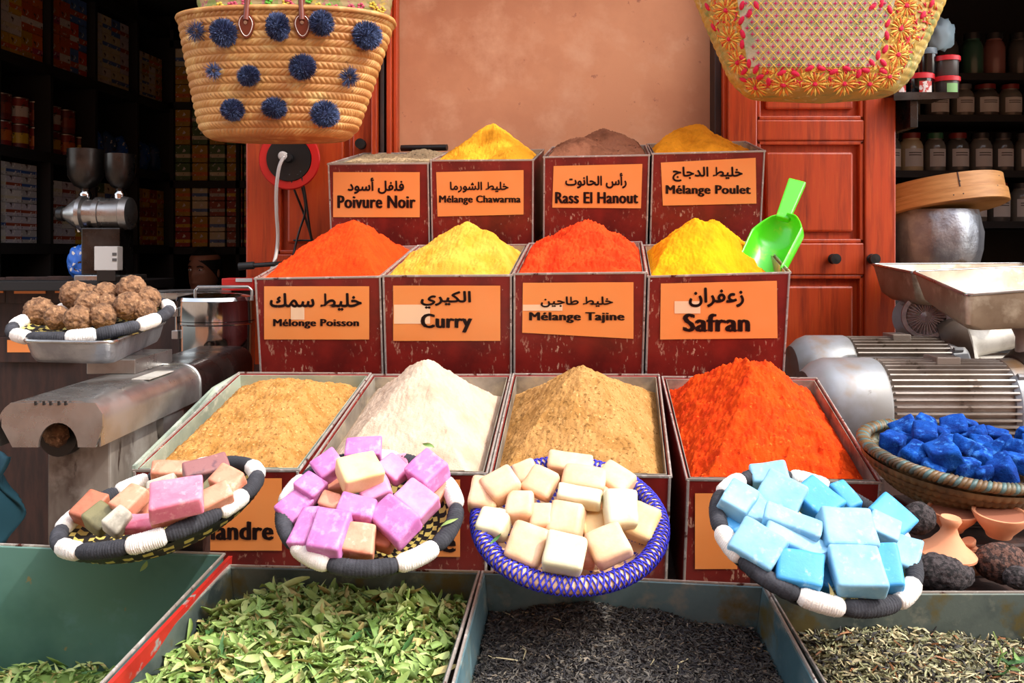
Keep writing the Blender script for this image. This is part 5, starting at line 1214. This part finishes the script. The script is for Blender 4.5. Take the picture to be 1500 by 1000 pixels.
fill(shz[0],H0+1.2,[(-.16,.02,.09,.10,(0,1),4),(.02,.18,.08,.085,(0,1,1,0),4),(.18,.32,.07,.12,(2,3,12),3),(.36,.52,.08,.16,(3,2),2),(.52,.66,.065,.12,(14,3,7),3),(.70,.86,.08,.085,(6,8,1),4),(.86,1.04,.08,.085,(7,8,5),4),(1.08,1.38,.07,.06,(8,12,1),4),(1.42,1.56,.07,.08,(12,8),4)],U)
fill(shz[2],shz[1]-.05,[(-.02,.30,.10,.055,(1,5,11),6),(.36,.66,.10,.07,(1,5,0),4),(.70,.90,.10,.10,(13,8),3),(.90,1.04,.07,.12,(14,14,9),2),(1.08,1.38,.075,.10,(9,12,0),3),(1.42,1.56,.07,.07,(13,9),4)],Lo)
# tins, dark jars and blue packets on the middle shelf
s=0; k=0
for i in range(13):
    s=-.02+i*.112
    for lv in range(2 if i<6 else 1):
        c=wallpt(s+.05,.10,shz[1]+lv*.115)
        if i<7:
            t=thing('tin_can','dark red tin, %s along the middle shelf, %s layer'%(ordn[i],('lower','upper')[lv]),'tin',c,'tins on the middle shelf')
            MB().lathe([(0,.002),(.042,.002),(.042,.108),(0,.108)],20,TM(c)).build('body',M['carton%d'%(9 if (i+lv)%2 else 15)],t,smooth=40)
            MB().lathe([(0,.108),(.044,.108),(.044,.113),(0,.113)],20,TM(c)).build('lid',M['steel'],t,smooth=40)
            MB().lathe([(.0425,.03),(.0428,.03),(.0428,.075),(.0425,.075),(.0425,.03)],20,TM(c)).build('label',M['carton%d'%((i*3+lv)%6)],t)
        else:
            b=MB(); blob(b,c+V((0,0,.085)),(.05,.045,.085),3,.22,1.7,i); b.build('blue_packet',M['carton%d'%(17 if i%2 else 10)],None,smooth=180,label='glossy blue packet, %s along the middle shelf'%ordn[i],cat='packet',group='packets on the middle shelf')
# back shelf facing us
bs=thing('back_shelf','dark shelving across the back wall of the shop on the left','shelf',(-1.55,5.15,0))
for y in (265,362,150,60): rbox('board',M['wood_grey'],bs,-1.92,-.75,4.98,5.28,pz_(y,5.0)-.04,pz_(y,5.0),0)
for x in (-1.92,-1.55,-1.2,-.80): rbox('upright',M['wood_grey'],bs,x,x+.02,4.98,5.28,.4,2.7,0)
for (y,n_,hg,lv,cis,tn) in ((265,4,.10,4,(13,12),'upper'),(362,4,.085,4,(9,12,8,4),'lower'),(150,4,.1,3,(12,8),'top')):
    z0=pz_(y,5.0)
    for i in range(11):
        x=-1.86+i*.098
        if any(abs(x-u)<.055 for u in (-1.55,-1.2)): x+=.0
        for k in range(lv):
            ci=cis[(i+k//2)%len(cis)]
            carton(V((x,5.06,z0+hg*(k+.5)+.002*(k+1))),(.085,.10,hg*.97),Matrix.Identity(3),ci,'small %s carton, %s from left, layer %s, %s back shelf'%(cname[ci],ordn[i],ordn[k],tn),'cartons on the %s back shelf'%tn)
# counter with labelled drawers
cn=thing('spice_counter','dark counter with orange labelled drawers at the back left','counter',(-1.6,3.0,0))
ck=P(0,408,2.9).z
rbox('counter_top',M['wood_grey'],cn,-1.95,-1.14,2.66,3.0,ck-.03,ck)
rbox('carcass',M['wood_dark'],cn,-1.93,-1.16,2.80,2.98,0,ck-.03)
for (x0,y0,x1,y1) in ((-22,412,4,429),(20,411,66,430),(80,410,120,429),(10,498,46,516),(60,498,100,516)):
    a=P(x0-8,y1+14,2.79); b_=P(x1+8,y0-6,2.79); dr=rbox('drawer',M['wood_dark'],cn,a.x,b_.x,2.775,2.80,a.z,b_.z,.002)
    a=P(x0,y1,2.77); b_=P(x1,y0,2.77); rbox('label_card',M['label'],dr,a.x,b_.x,2.772,2.775,a.z,b_.z,0)
# coffee grinder with two hoppers
gY=2.75; s_=gY/F; gx=lambda x:(x-CX)*s_; gz=lambda y:P(0,y,gY).z
cg=thing('coffee_grinder','dark steel coffee grinder with two round hoppers on the back counter','grinder',V((gx(150),gY+.03,ck)))
for hx,hy,w in ((121,218,50),(172,225,42)):
    T=TM((gx(hx),gY+.02,0)); r=w/2*s_*1.02
    MB().lathe([(.012,gz(285)),(.014,gz(276)),(r*.62,gz(272)),(r*.95,gz(258)),(r,gz(240)),(r,gz(hy)),(r*.96,gz(hy)),(r*.9,gz(235)),(0,gz(262))],36,T).build('hopper',M['steel_dark'],cg,smooth=50)
    MB().lathe([(.02,gz(300)),(.016,gz(292)),(.02,gz(284)),(.012,gz(278))],20,T).build('hopper_neck',M['chrome'],cg,smooth=50)
T=TM((gx(104),gY,gz(313)))@rot('Y',90); q=lambda x:(x-104)*s_
MB().lathe([(0,q(88)),(.018,q(90)),(.02,q(96)),(.045,q(112)),(.048,q(118)),(.056,q(120)),(.056,q(126)),(.044,q(128)),(.044,q(142)),(.052,q(143)),(.052,q(151)),(.048,q(152)),(.048,q(180)),(.054,q(182)),(.05,q(192)),(0,q(195))],36,T).build('barrel',M['steel'],cg,smooth=40)
MB().lathe([(0,q(84)),(.022,q(86)),(.024,q(94)),(0,q(95))],24,T).build('cap',M['black'],cg,smooth=40)
rbox('column',M['steel_dark'],cg,gx(130),gx(186),gY-.05,gY+.05,gz(402),gz(334),.004)
MB().lathe([(.008,gz(340)),(.012,gz(334)),(.012,gz(330)),(0,gz(328))],16,TM((gx(117),gY,0))).build('spout',M['chrome'],cg,smooth=50)
rbox('base',M['steel'],cg,gx(122),gx(202),gY-.06,gY+.07,gz(411),gz(402),.003)
rbox('foot',M['black'],cg,gx(128),gx(196),gY-.05,gY+.06,ck,gz(411),0)
wb=thing('paper_box','small pale green white box leaning on the coffee grinder','box',V((gx(177),gY-.09,gz(395))))
rbox('box',M['paper'],wb,gx(160),gx(193),gY-.10,gY-.062,gz(395),gz(361),.002)
for y in (370,378): rbox('print_mark',M['printgrey'],wb,gx(186),gx(192),gY-.102,gY-.1,gz(y+4),gz(y),0)
rbox('box_stand',M['black'],wb,gx(164),gx(190),gY-.10,gY-.068,ck,gz(395),0)
b=MB(); blob(b,V((gx(120),gY-.02,gz(383))),(.032,.03,.052),4,.25,2,7); b.build('blue_packet',M['carton17'],None,smooth=180,label='crumpled blue packet left of the coffee grinder column',cat='packet')
# shopkeeper in the dark, only his face shows
hY=4.75; hc=P(300,397,hY)
def bodyf(u,v):
    a=2*PI*u; t=v
    secs=[(-.75,.17,.11,0),(-.55,.16,.105,0),(-.38,.185,.11,0),(-.27,.20,.10,0),(-.215,.15,.075,0),(-.175,.062,.06,.0),(-.12,.056,.058,.0),(-.095,.056,.075,-.012),(-.06,.066,.09,-.008),(-.02,.073,.098,0),(.03,.077,.10,0),(.075,.072,.092,.004),(.105,.05,.062,.004),(.120,.012,.015,.004)]
    x=t*(len(secs)-1); i=min(len(secs)-2,int(x)); f=x-i; f=f*f*(3-2*f); z,rx,ry,oy=[secs[i][k]*(1-f)+secs[i+1][k]*f for k in range(4)]
    px,py=math.cos(a)*rx,math.sin(a)*ry+oy
    if z>-.11 and math.sin(a)<0:   # face relief
        fx=px; fr=-math.sin(a)
        py-=.020*math.exp(-(fx/.012)**2)*math.exp(-((z+.025)/.025)**2)*fr        # nose
        py+=.010*(math.exp(-((fx-.030)/.014)**2)+math.exp(-((fx+.030)/.014)**2))*math.exp(-((z-.008)/.012)**2)
        py-=.006*math.exp(-((z+.062)/.008)**2)*math.exp(-(fx/.024)**2)+.006*math.exp(-((z+.095)/.012)**2)*math.exp(-(fx/.02)**2)
    return hc+Matrix.Rotation(math.radians(-14),3,'Z')@V((px,py,z))
pr=thing('person','shopkeeper with short dark hair in the dark behind the steel pot, only his face showing','person',V((hc.x,hY,hc.z-.75)))
MB().grid(bodyf,48,110,wu=True).build('body',M['skin'],pr,smooth=180)
RZ=Matrix.Rotation(math.radians(-14),3,'Z')
b=MB(); 
def hairf(u,v):
    a=2*PI*u; z=-.01+.138*math.sin(v*PI/2); k=math.cos(v*PI/2); front=max(0,-math.sin(a)); zz=z+ (.065*front*(1-v) )
    zz=min(.132,(-.05+.11*front)*(1-v)+.132*v); k=math.sqrt(max(.0005,1-(max(0,zz)/.134)**2)); k=k if zz>0 else 1; return hc+RZ@V((math.cos(a)*.083*k,math.sin(a)*.107*k+.004,zz))
b.grid(hairf,40,16,wu=True).build('hair',M['hair'],pr,smooth=180)
for sx in (-1,1):
    e=hc+RZ@V((sx*.030,-.086,.008)); b=MB(); blob(b,e,(.011,.008,.0065),2); ey=b.build('eye',M['eye'],pr,smooth=180)
    b=MB(); blob(b,e+RZ@V((0,-.006,0)),(.005,.003,.005),1); b.build('pupil',M['black'],ey)
    MB().tube([hc+RZ@V((sx*.016,-.096,.024)),hc+RZ@V((sx*.032,-.094,.028)),hc+RZ@V((sx*.046,-.082,.022))],.0035,5).build('eyebrow',M['hair'],pr)
    b=MB(); blob(b,hc+RZ@V((sx*.078,.005,-.012)),(.008,.018,.028),2); b.build('ear',M['skin'],pr,smooth=180)
MB().tube([hc+RZ@V((-.022,-.088,-.062)),hc+RZ@V((0,-.097,-.060)),hc+RZ@V((.022,-.088,-.062))],.004,6).build('mouth',M['lip'],pr,smooth=180)
def shirtf(u,v):
    a=2*PI*u; secs=[(-.76,.18,.12),(-.55,.17,.115),(-.38,.197,.12),(-.27,.212,.11),(-.215,.165,.086),(-.178,.075,.072)]
    x=v*5; i=min(4,int(x)); f=x-i; z,rx,ry=[secs[i][k]*(1-f)+secs[i+1][k]*f for k in range(3)]; return hc+RZ@V((math.cos(a)*rx,math.sin(a)*ry,z))
MB().grid(shirtf,40,30,wu=True).build('shirt',M['shirt'],pr,smooth=180)
for sx in (-1,1):
    pts=[hc+RZ@V((sx*.185,0,-.26)),hc+RZ@V((sx*.235,.0,-.40)),hc+RZ@V((sx*.25,-.02,-.54)),hc+RZ@V((sx*.20,-.14,-.60)),hc+RZ@V((sx*.12,-.26,-.62))]
    MB().tube(smoothp(pts),.05,12,rf=lambda q:.054-.020*q).build('sleeve',M['shirt'],pr,smooth=180)
    w=pts[-1]; b=MB(); dd=(pts[-1]-pts[-2]).normalized(); blob(b,w+dd*.05,(.035,.045,.016),2)
    for k in range(4): o_=RZ@V((( -.024+.016*k),0,0)); b.tube([w+dd*.07+o_,w+dd*(.105+.006*(1.5-abs(k-1.5)))+o_,w+dd*(.125+.008*(1.5-abs(k-1.5)))+o_-V((0,0,.014))],.008,7)
    b.tube([w+dd*.035+RZ@V((-sx*.028,0,0)),w+dd*.06+RZ@V((-sx*.05,0,0)),w+dd*.085+RZ@V((-sx*.052,0,-.008))],.009,7); b.build('hand',M['skin'],pr,smooth=180)
stl=thing('stool','dark stool the shopkeeper sits on','stool',V((hc.x,hY,0))); zs_=hc.z-.77; MB().lathe([(0,zs_-.03),(.17,zs_-.03),(.17,zs_),(0,zs_)],24,TM((hc.x,hY,0))).build('seat',M['wood_grey'],stl,smooth=40)
for k in range(4): a=PI/4+k*PI/2; MB().tube([V((hc.x+.12*math.cos(a),hY+.12*math.sin(a),zs_-.03)),V((hc.x+.15*math.cos(a),hY+.15*math.sin(a),0))],.015,8).build('leg',M['wood_grey'],stl)
# ---------------- dark shop interior, right: shelves of glass jars ----------------
jr=thing('jar_shelf','dark wooden shelving full of glass jars behind the right door','shelf',(2.1,4.1,0))
jY=4.0; js=jY/F
for y in (112,172,252,325): rbox('board',M['wood_grey'],jr,1.64,2.68,3.92,4.25,pz_(y,jY)-.03,pz_(y,jY),0)
for x in (1.62,2.68): rbox('upright',M['wood_grey'],jr,x,x+.025,3.92,4.25,0,2.75,0)
rbox('back_panel',M['wood_grey'],jr,1.62,2.70,4.25,4.27,0,2.75,0)
fills=['#2f5a48','#8a5a52','#5a5a52','#b9a984','#6b6a62','#7a6a5a','#4b4a46','#8d8a80']
for i,h in enumerate(fills): M['jf%d'%i]=mat('jar_contents_%d'%i,h,.6,coat=.9)
lidc=['#7a2420','#2a2a2a','#2f6a4a','#8a2a2a','#5a5a5a']
for i,h in enumerate(lidc): M['jl%d'%i]=mat('jar_lid_%d'%i,h,.4)
fn_=['green','pink brown','grey','pale cream','dull grey','tan','dark grey','whitish']
jl=0
def jar(x,yb,w,h,fi,li,lab,row,idx):
    zb=pz_(yb,jY)+.001; X=(x-CX)*js; r=w/2*js; H=h*js; T=TM((X,jY,zb))
    t=thing('glass_jar','%s filled glass jar, %s from the left on the %s jar shelf'%(fn_[fi],ordn[idx],row),'jar',V((X,jY,zb)),'glass jars on the %s jar shelf'%row)
    MB().lathe([(0,0),(r*.95,0),(r,H*.05),(r,H*.66),(r*.86,H*.78),(r*.7,H*.82),(r*.7,H*.86),(0,H*.86)],24,T).build('glass_body',M['jf%d'%fi],t,smooth=40)
    MB().lathe([(0,H*.86),(r*.78,H*.86),(r*.78,H),(0,H)],24,T).build('lid',M['jl%d'%li],t,smooth=40)
    if lab:
        def lf_(u,v): a=-PI/2+(u-.5)*1.7; return T@V((r*1.015*math.cos(a),r*1.015*math.sin(a),H*(.12+.46*v)))
        o=MB().grid(lf_,10,2).build('label',M['paper'],t,smooth=60)
        def lp_(u,v,k): a=-PI/2+(u-.5)*1.1; return T@V((r*1.02*math.cos(a),r*1.02*math.sin(a),H*(.46-.06*k+.025*v)))
        for k in range(2): MB().grid(lambda u,v:lp_(u,v,k),8,1).build('print_line',M['printgrey'],o)
for i,(x,w) in enumerate([(1322,26),(1352,28),(1388,30),(1424,30),(1456,30),(1492,30),(1528,32)]): jar(x,112,w,62,(6,4,6,0,1,6,2)[i],(1,1,1,1,1,1,1)[i],False,'top',i)
for i,(x,w) in enumerate([(1334,26),(1372,34),(1409,33),(1443,36),(1479,32),(1514,32),(1550,32)]): jar(x,172,w,47,(4,6,4,6,4,6,4)[i],(1,1,4,0,0,1,0)[i],i>0,'second',i)
for i,(x,w) in enumerate([(1306,26),(1334,34),(1369,30),(1402,32),(1436,32),(1468,30),(1502,30),(1536,30)]): jar(x,252,w,56,(2,3,4,6,4,6,4,2)[i],(1,0,2,0,1,1,4,1)[i],True,'third',i)
for i,(x,w) in enumerate([(1326,28),(1360,30),(1394,30),(1428,32),(1462,32),(1496,32),(1530,30)]): jar(x,325,w,56,(6,4,6,4,6,4,2)[i],(1,0,1,1,3,1,1)[i],i>2,'lowest',i)
